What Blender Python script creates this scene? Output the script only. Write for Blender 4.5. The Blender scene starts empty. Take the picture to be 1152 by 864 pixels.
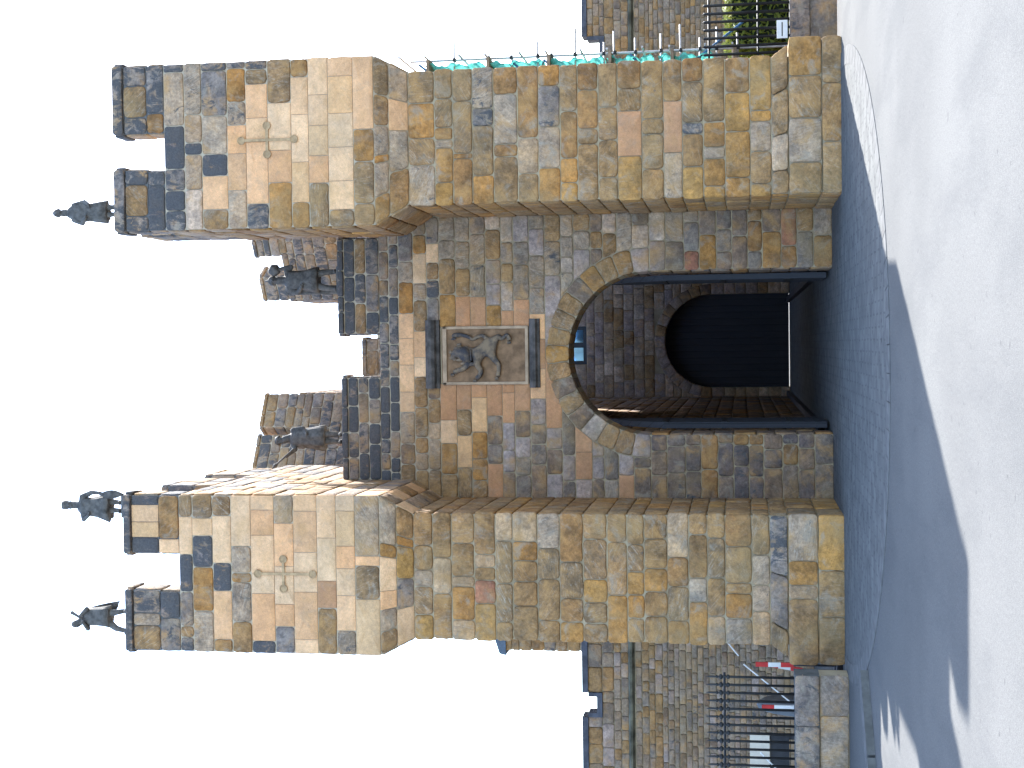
import bpy, bmesh, math, random
from mathutils import Vector, Matrix
R = math.radians
rng = random.Random(7)
scn = bpy.context.scene
COL = scn.collection
PI = math.pi

# ------------------------------------------------------------------ camera
F_PX = 1650.0
yaw, pitch, roll = R(1.49), math.atan(259 / F_PX), R(0.5)
f0 = Vector((-math.sin(yaw), math.cos(yaw), 0)); r0 = Vector((math.cos(yaw), math.sin(yaw), 0))
fw = f0 * math.cos(pitch) + Vector((0, 0, 1)) * math.sin(pitch)
u0 = r0.cross(fw)
rt = r0 * math.cos(roll) - u0 * math.sin(roll)
up = rt.cross(fw)
cam = bpy.data.cameras.new('camera'); cam.sensor_width = 36; cam.lens = F_PX / 1152 * 36
cam.clip_end = 6000
camo = bpy.data.objects.new('camera', cam); COL.objects.link(camo)
# the photograph lies on its side: the world's up points to the picture's left
m3 = Matrix((-up, rt, -fw)).transposed()
camo.matrix_world = Matrix.Translation((0.1, -26.6, 1.6)) @ m3.to_4x4()
scn.camera = camo

# ------------------------------------------------------------------ light
SUN_AZ, SUN_EL = math.atan2(.447, .895), R(40.2)
w = bpy.data.worlds.new('World'); scn.world = w; w.use_nodes = True
nt = w.node_tree; sk = nt.nodes.new('ShaderNodeTexSky'); sk.sky_type = 'NISHITA'; sk.sun_disc = False
sk.sun_elevation = SUN_EL; sk.sun_rotation = SUN_AZ; sk.air_density = 1.0; sk.dust_density = 1.0; sk.ozone_density = 1.5
nt.links.new(sk.outputs[0], nt.nodes['Background'].inputs[0]); nt.nodes['Background'].inputs[1].default_value = 0.125
sl = bpy.data.lights.new('sun', 'SUN'); sl.energy = 3.3; sl.angle = R(0.5); sl.color = (1, .985, .955)
so = bpy.data.objects.new('sun', sl); COL.objects.link(so)
sdir = Vector((math.sin(SUN_AZ) * math.cos(SUN_EL), math.cos(SUN_AZ) * math.cos(SUN_EL), math.sin(SUN_EL)))
so.rotation_euler = sdir.to_track_quat('Z', 'Y').to_euler(); so.location = sdir * 60
scn.view_settings.view_transform = 'Standard'; scn.view_settings.look = 'None'
scn.view_settings.exposure = 2.82; scn.view_settings.gamma = 1; scn.view_settings.use_curve_mapping = False

# ------------------------------------------------------------------ node helpers
class NT:
    def __init__(s, name, rough=.9):
        s.m = bpy.data.materials.new(name); s.m.use_nodes = True
        s.t = s.m.node_tree; s.n = s.t.nodes; s.b = s.n['Principled BSDF']
        s.b.inputs['Roughness'].default_value = rough
        s.b.inputs['Specular IOR Level'].default_value = .25
        s.co = s.n.new('ShaderNodeTexCoord').outputs['Object']
    def L(s, a, b): s.t.links.new(a, b)
    def noise(s, scale, det=5, rough=.55, vec=None, out='Fac', dist=0):
        n = s.n.new('ShaderNodeTexNoise'); n.inputs['Scale'].default_value = scale
        n.inputs['Detail'].default_value = det; n.inputs['Roughness'].default_value = rough
        n.inputs['Distortion'].default_value = dist
        s.L(vec or s.co, n.inputs['Vector']); return n.outputs[out]
    def ramp(s, f, a, b, va=0., vb=1.):
        n = s.n.new('ShaderNodeMapRange'); n.interpolation_type = 'SMOOTHSTEP'
        for k, v in zip(('From Min', 'From Max', 'To Min', 'To Max'), (a, b, va, vb)): n.inputs[k].default_value = v
        s.L(f, n.inputs['Value']); return n.outputs[0]
    def math(s, op, a, b=None):
        n = s.n.new('ShaderNodeMath'); n.operation = op
        for i, v in enumerate((a, b)):
            if v is None: continue
            if isinstance(v, (int, float)): n.inputs[i].default_value = v
            else: s.L(v, n.inputs[i])
        return n.outputs[0]
    def mix(s, f, a, b, mode='MIX'):
        n = s.n.new('ShaderNodeMix'); n.data_type = 'RGBA'; n.blend_type = mode
        for sock, v in ((n.inputs['Factor'], f), (n.inputs['A'] if False else n.inputs[6], a), (n.inputs[7], b)):
            if isinstance(v, (int, float)): sock.default_value = v
            elif isinstance(v, tuple): sock.default_value = (*v, 1)
            else: s.L(v, sock)
        return n.outputs[2]
    def mapped(s, sc, rot=(0, 0, 0), vec=None):
        n = s.n.new('ShaderNodeMapping'); n.inputs['Scale'].default_value = sc; n.inputs['Rotation'].default_value = rot
        s.L(vec or s.co, n.inputs['Vector']); return n.outputs[0]
    def bump(s, h, strength=.4, dist=.02, prev=None):
        n = s.n.new('ShaderNodeBump'); n.inputs['Strength'].default_value = strength; n.inputs['Distance'].default_value = dist
        s.L(h, n.inputs['Height'])
        if prev is not None: s.L(prev, n.inputs['Normal'])
        return n.outputs[0]
    def fin(s, col, nrm=None):
        if isinstance(col, tuple): s.b.inputs['Base Color'].default_value = (*col, 1)
        else: s.L(col, s.b.inputs['Base Color'])
        if nrm is not None: s.L(nrm, s.b.inputs['Normal'])
        return s.m

def mat_stone():
    k = NT('weathered_sandstone', .92)
    a = k.n.new('ShaderNodeAttribute'); a.attribute_name = 'Col'
    b = k.n.new('ShaderNodeAttribute'); b.attribute_name = 'Wx'
    sep = k.n.new('ShaderNodeSeparateColor'); k.L(b.outputs['Color'], sep.inputs[0])
    soot, rnd, strk = sep.outputs
    # every stone gets its own piece of the noise field
    off = k.n.new('ShaderNodeVectorMath'); off.operation = 'SCALE'
    k.L(b.outputs['Color'], off.inputs[0]); off.inputs['Scale'].default_value = 0
    addv = k.n.new('ShaderNodeVectorMath'); addv.operation = 'ADD'; k.L(k.co, addv.inputs[0])
    cmb = k.n.new('ShaderNodeCombineXYZ')
    k.L(k.math('MULTIPLY', rnd, 37.), cmb.inputs[0]); k.L(k.math('MULTIPLY', rnd, 91.), cmb.inputs[1]); k.L(k.math('MULTIPLY', rnd, 53.), cmb.inputs[2])
    k.L(cmb.outputs[0], addv.inputs[1]); v = addv.outputs[0]
    fresh = b.outputs['Alpha']; old = k.math('SUBTRACT', 1., k.math('MULTIPLY', fresh, .62))
    col = a.outputs['Color']
    n1 = k.noise(3.2, 6, .6, v); col = k.mix(old, col, k.mix(1., col, k.mix(k.ramp(n1, .28, .72), (.56, .56, .57), (1.22, 1.17, 1.08)), 'MULTIPLY'))
    n2 = k.noise(17, 5, .65, v); col = k.mix(old, col, k.mix(1., col, k.mix(k.ramp(n2, .3, .7), (.70, .70, .70), (1.2, 1.2, 1.19)), 'MULTIPLY'))
    # iron staining and pale leached bands
    n3 = k.noise(2.6, 6, .62, v, dist=.5); col = k.mix(k.math('MULTIPLY', k.math('ADD', old, .1), k.ramp(n3, .46, .72, 0, .66)), col, (.46, .252, .092))
    n6 = k.noise(3.1, 6, .66, v, dist=.8); col = k.mix(k.math('MULTIPLY', old, k.ramp(n6, .32, .48, .62, 0)), col, (.30, .25, .19))
    # dirt washed across neighbouring stones alike
    g1 = k.noise(.9, 7, .68); col = k.mix(k.math('MULTIPLY', old, k.ramp(g1, .46, .70, 0, .55)), col, (.30, .20, .095))
    g2 = k.noise(1.3, 7, .7, k.mapped((1.6, 1.6, .5))); col = k.mix(k.math('MULTIPLY', old, k.ramp(g2, .54, .76, 0, .5)), col, (.16, .145, .13))
    # chisel streaks turned differently on each stone
    rot = k.n.new('ShaderNodeVectorRotate'); rot.rotation_type = 'Y_AXIS'; k.L(v, rot.inputs['Vector'])
    k.L(k.math('MULTIPLY', rnd, 40.), rot.inputs['Angle'])
    sv = k.mapped((22, 22, 3.4), vec=rot.outputs[0])
    n4 = k.noise(1, 6, .72, sv, dist=1.6)
    col = k.mix(k.math('MULTIPLY', k.ramp(n4, .50, .70), strk), col, (.50, .45, .38))
    col = k.mix(k.math('MULTIPLY', k.ramp(n4, .50, .32), strk), col, (.12, .115, .105))
    # black weathering crust
    n5 = k.noise(1, 8, .72, k.mapped((6.5, 6.5, 3.6), vec=v), dist=.7)
    cr = k.ramp(k.math('ADD', n5, k.math('MULTIPLY', soot, .46)), .69, .80)
    col = k.mix(k.math('MULTIPLY', cr, .93), col, k.mix(k.noise(30, 3), (.040, .040, .047), (.11, .108, .108)))
    n7 = k.noise(60, 4, .7); col = k.mix(1., col, k.mix(k.ramp(n7, .25, .75), (.86, .86, .86), (1.12, 1.12, 1.12)), 'MULTIPLY')
    pit = k.ramp(k.noise(26, 3, .6, v), .30, .24, 0, .6); col = k.mix(pit, col, (.06, .05, .04))
    h = k.bump(k.noise(14, 9, .68, v), .55, .035)
    h = k.bump(k.math('MULTIPLY', n4, strk), .5, .015, h)
    return k.fin(col, h)

def mat_mortar():
    k = NT('lime_mortar', .95)
    n = k.noise(2.2, 5); c = k.mix(k.ramp(n, .3, .7), (.26, .195, .12), (.40, .32, .215))
    c = k.mix(k.ramp(k.noise(.5, 4), .45, .65, 0, .5), c, (.20, .16, .11))
    sp = k.n.new('ShaderNodeSeparateXYZ'); k.L(k.co, sp.inputs[0])
    zz = k.math('ADD', sp.outputs[2], k.math('MULTIPLY', k.noise(.8, 4), 2.))        # the top was repointed in pale lime
    c = k.mix(k.ramp(zz, 7.6, 9.4, 0, .8), c, (.47, .395, .30))
    return k.fin(c, k.bump(k.noise(40, 6), .5, .01))

def mat_rubble(name, bricks=(.6, .28), c1=(.27, .22, .15), c2=(.36, .31, .22), mortar=(.2, .17, .12)):
    k = NT(name, .93)
    geo = k.n.new('ShaderNodeNewGeometry')
    sp = k.n.new('ShaderNodeSeparateXYZ'); k.L(k.co, sp.inputs[0])
    cb = k.n.new('ShaderNodeCombineXYZ'); k.L(k.math('ADD', sp.outputs[0], sp.outputs[1]), cb.inputs[0]); k.L(sp.outputs[2], cb.inputs[1])
    br = k.n.new('ShaderNodeTexBrick'); k.L(cb.outputs[0], br.inputs['Vector'])
    br.inputs['Scale'].default_value = 1; br.inputs['Brick Width'].default_value = bricks[0]; br.inputs['Row Height'].default_value = bricks[1]
    br.inputs['Mortar Size'].default_value = .012; br.inputs['Color1'].default_value = (*c1, 1); br.inputs['Color2'].default_value = (*c2, 1); br.inputs['Mortar'].default_value = (*mortar, 1)
    c = k.mix(1., br.outputs['Color'], k.mix(k.ramp(k.noise(2.5, 6), .3, .7), (.6, .6, .62), (1.2, 1.15, 1.1)), 'MULTIPLY')
    return k.fin(c, k.bump(k.noise(14, 8), .5, .03))

def mat_plain(name, c, rough=.8, var=.25, scale=6, metal=0., bump=.2, spec=.3):
    k = NT(name, rough); k.b.inputs['Metallic'].default_value = metal; k.b.inputs['Specular IOR Level'].default_value = spec
    n = k.noise(scale, 6, .6)
    lo = tuple(x * (1 - var) for x in c); hi = tuple(min(1, x * (1 + var)) for x in c)
    return k.fin(k.mix(k.ramp(n, .3, .7), lo, hi), k.bump(k.noise(scale * 5, 5), bump, .01))

def mat_asphalt():
    k = NT('worn_asphalt', 1.); k.b.inputs['Specular IOR Level'].default_value = .06
    c = k.mix(k.ramp(k.noise(.25, 6), .3, .7), (.094, .0925, .089), (.112, .110, .105))
    c = k.mix(k.ramp(k.noise(1.1, 7, .65, k.mapped((1, .3, 1))), .42, .68, 0, .6), c, (.080, .080, .079))
    c = k.mix(k.ramp(k.noise(3.5, 5, .7), .60, .72, 0, .35), c, (.12, .118, .113))
    sp = k.noise(120, 2, .5); c = k.mix(1., c, k.mix(k.ramp(sp, .3, .7), (.78, .78, .78), (1.2, 1.2, 1.2)), 'MULTIPLY')
    g = k.noise(34, 3, .7); c = k.mix(1., c, k.mix(k.ramp(g, .35, .65), (.9, .9, .9), (1.08, 1.08, 1.08)), 'MULTIPLY')
    c = k.mix(k.ramp(k.noise(9, 2, .5), .70, .73, 0, .5), c, (.045, .045, .046))
    return k.fin(c, k.bump(sp, .35, .008))

def mat_setts():
    k = NT('stone_setts', 1.); k.b.inputs['Specular IOR Level'].default_value = .08
    wv = k.n.new('ShaderNodeVectorMath'); wv.operation = 'ADD'; k.L(k.co, wv.inputs[0])
    sc = k.n.new('ShaderNodeVectorMath'); sc.operation = 'SCALE'; sc.inputs['Scale'].default_value = .05
    k.L(k.noise(2.2, 3, out='Color'), sc.inputs[0]); k.L(sc.outputs[0], wv.inputs[1])
    br = k.n.new('ShaderNodeTexBrick'); k.L(wv.outputs[0], br.inputs['Vector']); br.inputs['Scale'].default_value = 1
    br.inputs['Brick Width'].default_value = .30; br.inputs['Row Height'].default_value = .22; br.inputs['Mortar Size'].default_value = .014
    br.inputs['Mortar Smooth'].default_value = .3; br.inputs['Bias'].default_value = 0
    br.inputs['Color1'].default_value = (.100, .100, .097, 1); br.inputs['Color2'].default_value = (.114, .113, .109, 1); br.inputs['Mortar'].default_value = (.082, .082, .080, 1)
    c = k.mix(1., br.outputs['Color'], k.mix(k.ramp(k.noise(3, 6), .3, .7), (.78, .78, .78), (1.16, 1.16, 1.14)), 'MULTIPLY')
    c = k.mix(k.ramp(k.noise(.6, 4), .45, .65, 0, .45), c, (.09, .09, .086))
    c = k.mix(k.ramp(k.noise(7, 3, .4), .66, .70, 0, .7), c, (.03, .03, .031))
    h = k.bump(k.math('SUBTRACT', 1., br.outputs['Fac']), .4, .008); h = k.bump(k.noise(60, 4), .3, .006, h)
    return k.fin(c, h)

def mat_wood():
    k = NT('dark_gate_timber', .8)
    sp = k.n.new('ShaderNodeSeparateXYZ'); k.L(k.co, sp.inputs[0])
    pl = k.math('FRACT', k.math('MULTIPLY', k.math('ADD', sp.outputs[0], sp.outputs[1]), 4.5))
    gap = k.ramp(pl, .04, .09)
    c = k.mix(k.noise(1, 5, .6, k.mapped((30, 30, 1.4))), (.035, .037, .046), (.058, .06, .07))
    return k.fin(k.mix(gap, (.026, .027, .032), c), k.bump(gap, .6, .012))

STONE, MORTAR = mat_stone(), mat_mortar()
RUBBLE = mat_rubble('coursed_rubble')
ASPHALT, SETTS, WOOD = mat_asphalt(), mat_setts(), mat_wood()
KERB = mat_plain('kerb_stone', (.110, .108, .104), 1., .2, 5, spec=.05)
IRON = mat_plain('black_iron', (.018, .018, .02), .55, .3, 12)
STATUE = mat_plain('weathered_statue_stone', (.092, .086, .080), .85, .45, 9, bump=.5)
STEEL = mat_plain('galvanised_tube', (.42, .40, .40), .5, .2, 9, .3)
STEELB = mat_plain('blue_painted_tube', (.05, .14, .26), .5, .2, 9)
BOARD = mat_plain('scaffold_board', (.25, .19, .13), .85, .3, 6)
def mat_net():
    k = NT('debris_netting', .7)
    c = k.mix(k.ramp(k.noise(5, 4), .3, .7), (.07, .38, .33), (.16, .58, .50))
    m = k.fin(c)
    tr = k.n.new('ShaderNodeBsdfTranslucent'); k.L(c, tr.inputs['Color'])
    mx = k.n.new('ShaderNodeMixShader'); mx.inputs[0].default_value = .45
    k.L(k.b.outputs[0], mx.inputs[1]); k.L(tr.outputs[0], mx.inputs[2]); k.L(mx.outputs[0], k.n['Material Output'].inputs['Surface'])
    return m
NET = mat_net()
REDP = mat_plain('red_reflective', (.55, .03, .03), .5, .15, 5)
WHITEP = mat_plain('white_plastic', (.75, .74, .72), .5, .1, 5)
CREAM = mat_plain('cream_board', (.62, .55, .45), .6, .1, 4)
DARKP = mat_plain('dark_plastic', (.03, .03, .035), .6, .2, 5)
TARP = mat_plain('grey_tarpaulin', (.13, .14, .15), .8, .3, 3)
AMBER = mat_plain('amber_lens', (.75, .35, .08), .25, .1, 8)
LEAD = mat_plain('lead_frame', (.05, .055, .06), .6, .2, 8)
PANE = mat_plain('window_glass', (.11, .28, .60), .06, .03, 2, 1.0, .0)  # blue of the reflected sky put into the tint of a mirror pane
FILL = mat_plain('worn_blocking_stone', (.40, .27, .15), .9, .25, 9, bump=.4)
RELIEF = mat_plain('carved_sandstone', (.21, .125, .07), .9, .35, 5, bump=.4)
BLACKST = mat_plain('blackened_stone', (.085, .075, .07), .88, .5, 6, bump=.5)

# ------------------------------------------------------------------ object helpers
def obj(name, verts, faces, mats, parent=None, smooth=False):
    me = bpy.data.meshes.new(name); me.from_pydata(verts, [], faces); me.update()
    for m in (mats if isinstance(mats, (list, tuple)) else [mats]): me.materials.append(m)
    if smooth: me.polygons.foreach_set('use_smooth', [True] * len(me.polygons))
    o = bpy.data.objects.new(name, me); COL.objects.link(o)
    if parent is not None:
        o.parent = parent
        chain = Vector((0, 0, 0)); p = parent
        while p is not None: chain += p.location; p = p.parent
        if chain.length > 0: me.transform(Matrix.Translation(-chain))
    return o
def tag(o, label=None, cat=None, group=None, kind=None):
    if label: o['label'] = label
    if cat: o['category'] = cat
    if group: o['group'] = group
    if kind: o['kind'] = kind
    return o
def empty(name, loc, label, cat, group=None):
    o = bpy.data.objects.new(name, None); COL.objects.link(o); o.location = loc; o.empty_display_size = .2
    return tag(o, label, cat, group)

class MB:
    """a bag of plain shapes that becomes one mesh"""
    def __init__(s): s.v = []; s.f = []; s.mi = []
    def add(s, v, f, mi=0):
        o = len(s.v); s.v += [tuple(x) for x in v]; s.f += [tuple(i + o for i in q) for q in f]; s.mi += [mi] * len(f); return s
    def box(s, x0, x1, y0, y1, z0, z1, mi=0, bev=0.):
        if bev <= 0:
            v = [(x, y, z) for z in (z0, z1) for y in (y0, y1) for x in (x0, x1)]
            return s.add(v, [(0, 2, 3, 1), (4, 5, 7, 6), (0, 1, 5, 4), (2, 6, 7, 3), (0, 4, 6, 2), (1, 3, 7, 5)], mi)
        bm = bmesh.new(); bmesh.ops.create_cube(bm, size=1)
        for q in bm.verts: q.co = Vector(((x0 + x1) / 2 + q.co.x * (x1 - x0), (y0 + y1) / 2 + q.co.y * (y1 - y0), (z0 + z1) / 2 + q.co.z * (z1 - z0)))
        bmesh.ops.bevel(bm, geom=bm.edges[:], offset=bev, segments=2, affect='EDGES', profile=.6)
        s.bm(bm, mi); return s
    def bm(s, bm, mi=0):
        bm.verts.index_update(); s.add([q.co for q in bm.verts], [[q.index for q in f.verts] for f in bm.faces], mi); bm.free()
    def prism(s, poly, axis, a, b, mi=0):
        """closed outline extruded along axis; poly holds the two remaining coordinates in order"""
        n = len(poly)
        def P(p, t): q = list(p); q.insert(axis, t); return q
        v = [P(p, a) for p in poly] + [P(p, b) for p in poly]
        return s.add(v, [tuple(range(n)), tuple(range(2 * n - 1, n - 1, -1))] + [(i, i + n, (i + 1) % n + n, (i + 1) % n) for i in range(n)], mi)
    def tube(s, pts, r, n=8, mi=0):
        pts = [Vector(p) for p in pts]; rs = r if isinstance(r, (list, tuple)) else [r] * len(pts)
        vs = []
        for i, p in enumerate(pts):
            d = (pts[min(i + 1, len(pts) - 1)] - pts[max(i - 1, 0)]).normalized()
            a = d.cross(Vector((0, 0, 1))) if abs(d.z) < .95 else d.cross(Vector((1, 0, 0))); a.normalize(); b = d.cross(a)
            vs += [p + (a * math.cos(2 * PI * k / n) + b * math.sin(2 * PI * k / n)) * rs[i] for k in range(n)]
        fs = [(i * n + k, i * n + (k + 1) % n, (i + 1) * n + (k + 1) % n, (i + 1) * n + k) for i in range(len(pts) - 1) for k in range(n)]
        fs += [tuple(range(n - 1, -1, -1)), tuple(range((len(pts) - 1) * n, len(pts) * n))]
        return s.add(vs, fs, mi)
    def lathe(s, prof, n=20, sx=1., sy=1., cx=0., cy=0., fold=0., nf=7, mi=0):
        vs = []
        for r, z in prof:
            for k in range(n):
                t = 2 * PI * k / n; q = r * (1 + fold * math.sin(nf * t) * (prof[0][1] - z) / max(.01, prof[0][1] - prof[-1][1]))
                vs.append((cx + q * sx * math.cos(t), cy + q * sy * math.sin(t), z))
        m = len(prof)
        fs = [(i * n + k, (i + 1) * n + k, (i + 1) * n + (k + 1) % n, i * n + (k + 1) % n) for i in range(m - 1) for k in range(n)]
        fs += [tuple(range(n)), tuple(range(m * n - 1, (m - 1) * n - 1, -1))]
        return s.add(vs, fs, mi)
    def ball(s, c, r, sub=2, mi=0, sc=(1, 1, 1)):
        bm = bmesh.new(); bmesh.ops.create_icosphere(bm, subdivisions=sub, radius=r)
        for q in bm.verts: q.co = Vector((q.co.x * sc[0] + c[0], q.co.y * sc[1] + c[1], q.co.z * sc[2] + c[2]))
        s.bm(bm, mi); return s
    def build(s, name, mats, parent=None, smooth=False):
        o = obj(name, s.v, s.f, mats, parent, smooth)
        if any(s.mi): o.data.polygons.foreach_set('material_index', s.mi)
        bm = bmesh.new(); bm.from_mesh(o.data); bmesh.ops.recalc_face_normals(bm, faces=bm.faces[:]); bm.to_mesh(o.data); bm.free()
        return o

# ------------------------------------------------------------------ masonry: every stone is modelled
#        albedo            crust streak bevel proud
PAL = {'B': ((.17, .155, .145), .74, .06, .020, .018), 'D': ((.25, .225, .19), .56, .14, .020, .020), 'd': ((.235, .205, .17), .36, .20, .020, .020),
       'G': ((.275, .215, .132), .16, .50, .024, .024), 'g': ((.31, .238, .138), .04, .20, .024, .024), 'S': ((.42, .345, .24), .20, .45, .020, .020),
       's': ((.35, .29, .205), .30, .50, .020, .020), 'P': ((.72, .49, .262), -.1, .02, .006, .010), 'Q': ((.62, .41, .20), -.1, .05, .010, .012),
       'F': ((.72, .43, .205), -.1, .02, .006, .010), 'E': ((.50, .275, .13), -.1, .02, .008, .012), 'O': ((.46, .262, .085), .0, .12, .018, .020),
       'Y': ((.49, .308, .10), .0, .10, .020, .022), 'T': ((.35, .235, .113), .08, .32, .024, .026), 't': ((.36, .262, .143), .08, .36, .024, .026),
       'N': ((.30, .182, .08), .08, .14, .024, .026), 'W': ((.58, .49, .37), -.05, .22, .018, .020), 'R': ((.34, .135, .09), .0, .08, .02, .022),
       'V': ((.235, .19, .155), .12, .18, .018, .018), 'K': ((.15, .125, .11), .28, .10, .018, .018), 'Z': ((.36, .30, .25), .05, .2, .016, .016),
       'H': ((.29, .238, .172), .10, .30, .020, .020), 'I': ((.215, .18, .14), .16, .25, .020, .020), 'q': ((.47, .325, .175), .02, .25, .020, .020)}
class Masonry:
    def __init__(s): s.v = []; s.f = []; s.c = []; s.w = []; s.core = MB()
    def stone(s, o, S, T, N, quad, code, gap=.008, depth=.09, soot=0., prot=None, seg=4):
        base, so_, st, bev, pr = PAL[code]
        if code in 'GgTtNOYRSWs':                         # one quarry, one family of tone
            kf = .34 if code in 'GgtN' else .22
            base = tuple(b_ * (1 - kf) + q_ * kf for b_, q_ in zip(base, (.39, .228, .09)))
        if code in 'GgTtNOYV': base = (base[0] * .90, base[1] * .83, base[2] * .70)
        if prot is not None: pr = prot
        a = [Vector(p) for p in quad]
        cen = sum(a, Vector((0, 0))) / 4
        wmin = min((a[1] - a[0]).length, (a[2] - a[1]).length, (a[3] - a[2]).length, (a[0] - a[3]).length)
        if wmin < .03: wmin = .03
        bev = min(bev, wmin * .22); gap = min(gap * (.95 if bev > .015 else .55), wmin * .1)
        rad = min(bev * (2.4 if bev > .015 else 1.), wmin * .21)
        loop = []
        for i in range(4):
            p, q, r_ = a[i], a[i - 1], a[(i + 1) % 4]
            d1 = (q - p); d2 = (r_ - p); l1, l2 = max(d1.length, 1e-4), max(d2.length, 1e-4); d1 /= l1; d2 /= l2
            pin = p + d1 * gap + d2 * gap
            jj = min(bev * (.42 if bev > .015 else .15), wmin * .035)
            loop.append(pin + d1 * min(rad, l1 * .4)); loop.append(pin + (d1 + d2) * rad * .29); loop.append(pin + d2 * min(rad, l2 * .4))
            mid = (p + r_) / 2; nin = (cen - mid).normalized()
            for fr in (.35, .68):
                e = p.lerp(r_, fr); loop.append(e + nin * (gap + rng.uniform(-jj, jj)))
        n = len(loop); off = len(s.v)
        tl = (rng.uniform(-.02, .02), rng.uniform(-.02, .02)) if bev > .02 else (rng.uniform(-.004, .004),) * 2
        pr *= rng.uniform(.75, 1.25)
        rings = ((0., -depth), (0., max(.002, pr - bev)), (.30, pr - bev * .30), (1., pr))
        for ins, h in rings:
            for p in loop:
                d = cen - p; l = max(d.length, 1e-4)
                q = p + d / l * min(bev * ins, l * .45)
                hh = h + ((q.x - cen.x) * tl[0] + (q.y - cen.y) * tl[1]) * (1 if h > 0 else 0)
                if ins >= 1.: hh += rng.uniform(-.18, .18) * bev
                s.v.append(o + S * q.x + T * q.y + N * hh)
        # rough face: an inner ring and a middle point
        for p in loop:
            q = p.lerp(cen, .55); s.v.append(o + S * q.x + T * q.y + N * (pr + bev * .18 + rng.uniform(-.16, .16) * bev + (q.x - cen.x) * tl[0] + (q.y - cen.y) * tl[1]))
        s.v.append(o + S * cen.x + T * cen.y + N * (pr + bev * .25))
        for k in range(4):
            for i in range(n):
                s.f.append((off + k * n + i, off + k * n + (i + 1) % n, off + (k + 1) * n + (i + 1) % n, off + (k + 1) * n + i))
        c = off + 5 * n
        for i in range(n): s.f.append((off + 4 * n + i, off + 4 * n + (i + 1) % n, c))
        j = rng.uniform(.88, 1.12); tint = rng.uniform(-.05, .05)
        col = (min(.8, base[0] * j * (1. + tint)), min(.8, base[1] * j * .92), min(.8, base[2] * j * (.99 - tint)), 1.)
        wx = (max(0, min(1, so_ + soot + rng.uniform(-.06, .06))), rng.random(), st * rng.uniform(.5, 1.1), 1. if code in 'PQFE' else 0.)
        m = len(s.v) - off; s.c += [col] * m; s.w += [wx] * m
    def row(s, o, S, T, N, t0, t1, s0, s1, codes, **kw):
        """codes: list of (fraction end, code) left to right; s0/s1 are (bottom, top) pairs"""
        f0 = 0.
        for f1, c in codes:
            if c != '_':
                L = lambda f, k: s0[k] + (s1[k] - s0[k]) * f
                s.stone(o, S, T, N, [(L(f0, 0), t0), (L(f1, 0), t0), (L(f1, 1), t1), (L(f0, 1), t1)], c, **kw)
            f0 = f1
    def fill(s, o, S, T, N, s0, s1, zs, pal, wr=(.35, .75), block=None, **kw):
        """random coursed walling between s0 and s1; block(t) gives the solid intervals left at height t"""
        for t0, t1 in zip(zs, zs[1:]):
            iv0 = block(t0 + .001) if block else [(s0, s1)]
            iv1 = block(t1 - .001) if block else [(s0, s1)]
            if len(iv0) != len(iv1): iv0 = iv1 = (iv0 if len(iv0) > len(iv1) else iv1)
            for (a0, a1), (b0, b1) in zip(iv0, iv1):
                A, B = min(a0, b0), max(a1, b1)
                if B - A < .05: continue
                ia, ib = max(a0, b0) + .14, min(a1, b1) - .14
                cuts = []; x = A; h = t1 - t0
                while True:
                    x += rng.uniform(*wr) * (.75 + .6 * h / .35)
                    if x > B - wr[0] * .6: break
                    if ia < x < ib: cuts.append(x)
                bs_ = [a0] + cuts + [a1]; ts_ = [b0] + cuts + [b1]
                for i in range(len(bs_) - 1):
                    s.stone(o, S, T, N, [(bs_[i], t0), (bs_[i + 1], t0), (ts_[i + 1], t1), (ts_[i], t1)], pal((bs_[i] + bs_[i + 1]) / 2, (t0 + t1) / 2), **kw)
    def build(s, name, parent=None, coremat=None):
        nv = len(s.v); v = s.v + [Vector(p) for p in s.core.v]; f = s.f + [tuple(i + nv for i in q) for q in s.core.f]
        o = obj(name, [tuple(p) for p in v], f, [STONE, coremat or MORTAR, RUBBLE, ROOF], parent, True)
        me = o.data
        mi = [0] * len(s.f) + [1 + k for k in s.core.mi]; me.polygons.foreach_set('material_index', mi)
        me.polygons.foreach_set('use_smooth', [True] * len(s.f) + [False] * len(s.core.f))
        for nm, d in (('Col', s.c), ('Wx', s.w)):
            at = me.color_attributes.new(nm, 'FLOAT_COLOR', 'POINT')
            fl = [x for c in d for x in c] + [.25, .2, .15, 1.] * (len(v) - nv)
            at.data.foreach_set('color', fl)
        return o
ROOF = mat_plain('flat_lead_roof', (.12, .12, .12), .8, .2, 3)
X, Y, Z = Vector((1, 0, 0)), Vector((0, 1, 0)), Vector((0, 0, 1))
O0 = Vector((0, 0, 0))
def front(y): return (Vector((0, y, 0)), X, Z, -Y)          # faces the viewer
def sideR(x): return (Vector((x, 0, 0)), Y, Z, X)           # faces +X, s runs with +Y
def sideL(x): return (Vector((x, 0, 0)), -Y, Z, -X)         # faces -X, s runs with -Y
def back(y): return (Vector((0, y, 0)), -X, Z, Y)
def courses(z0, z1, lo=.26, hi=.40):
    zs = [z0]
    while z1 - zs[-1] > hi * 1.5: zs.append(zs[-1] + rng.uniform(lo, hi))
    r = z1 - zs[-1]
    if r > hi * 1.05: zs.append(zs[-1] + r / 2)
    zs.append(z1); return zs
def pick(s): return rng.choice(s)

# ------------------------------------------------------------------ THE BARBICAN
barb = empty('barbican_gatehouse', (0, 0, 0), 'tall sandstone gatehouse with two battlemented towers flanking an arched gateway', 'gatehouse')

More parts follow.
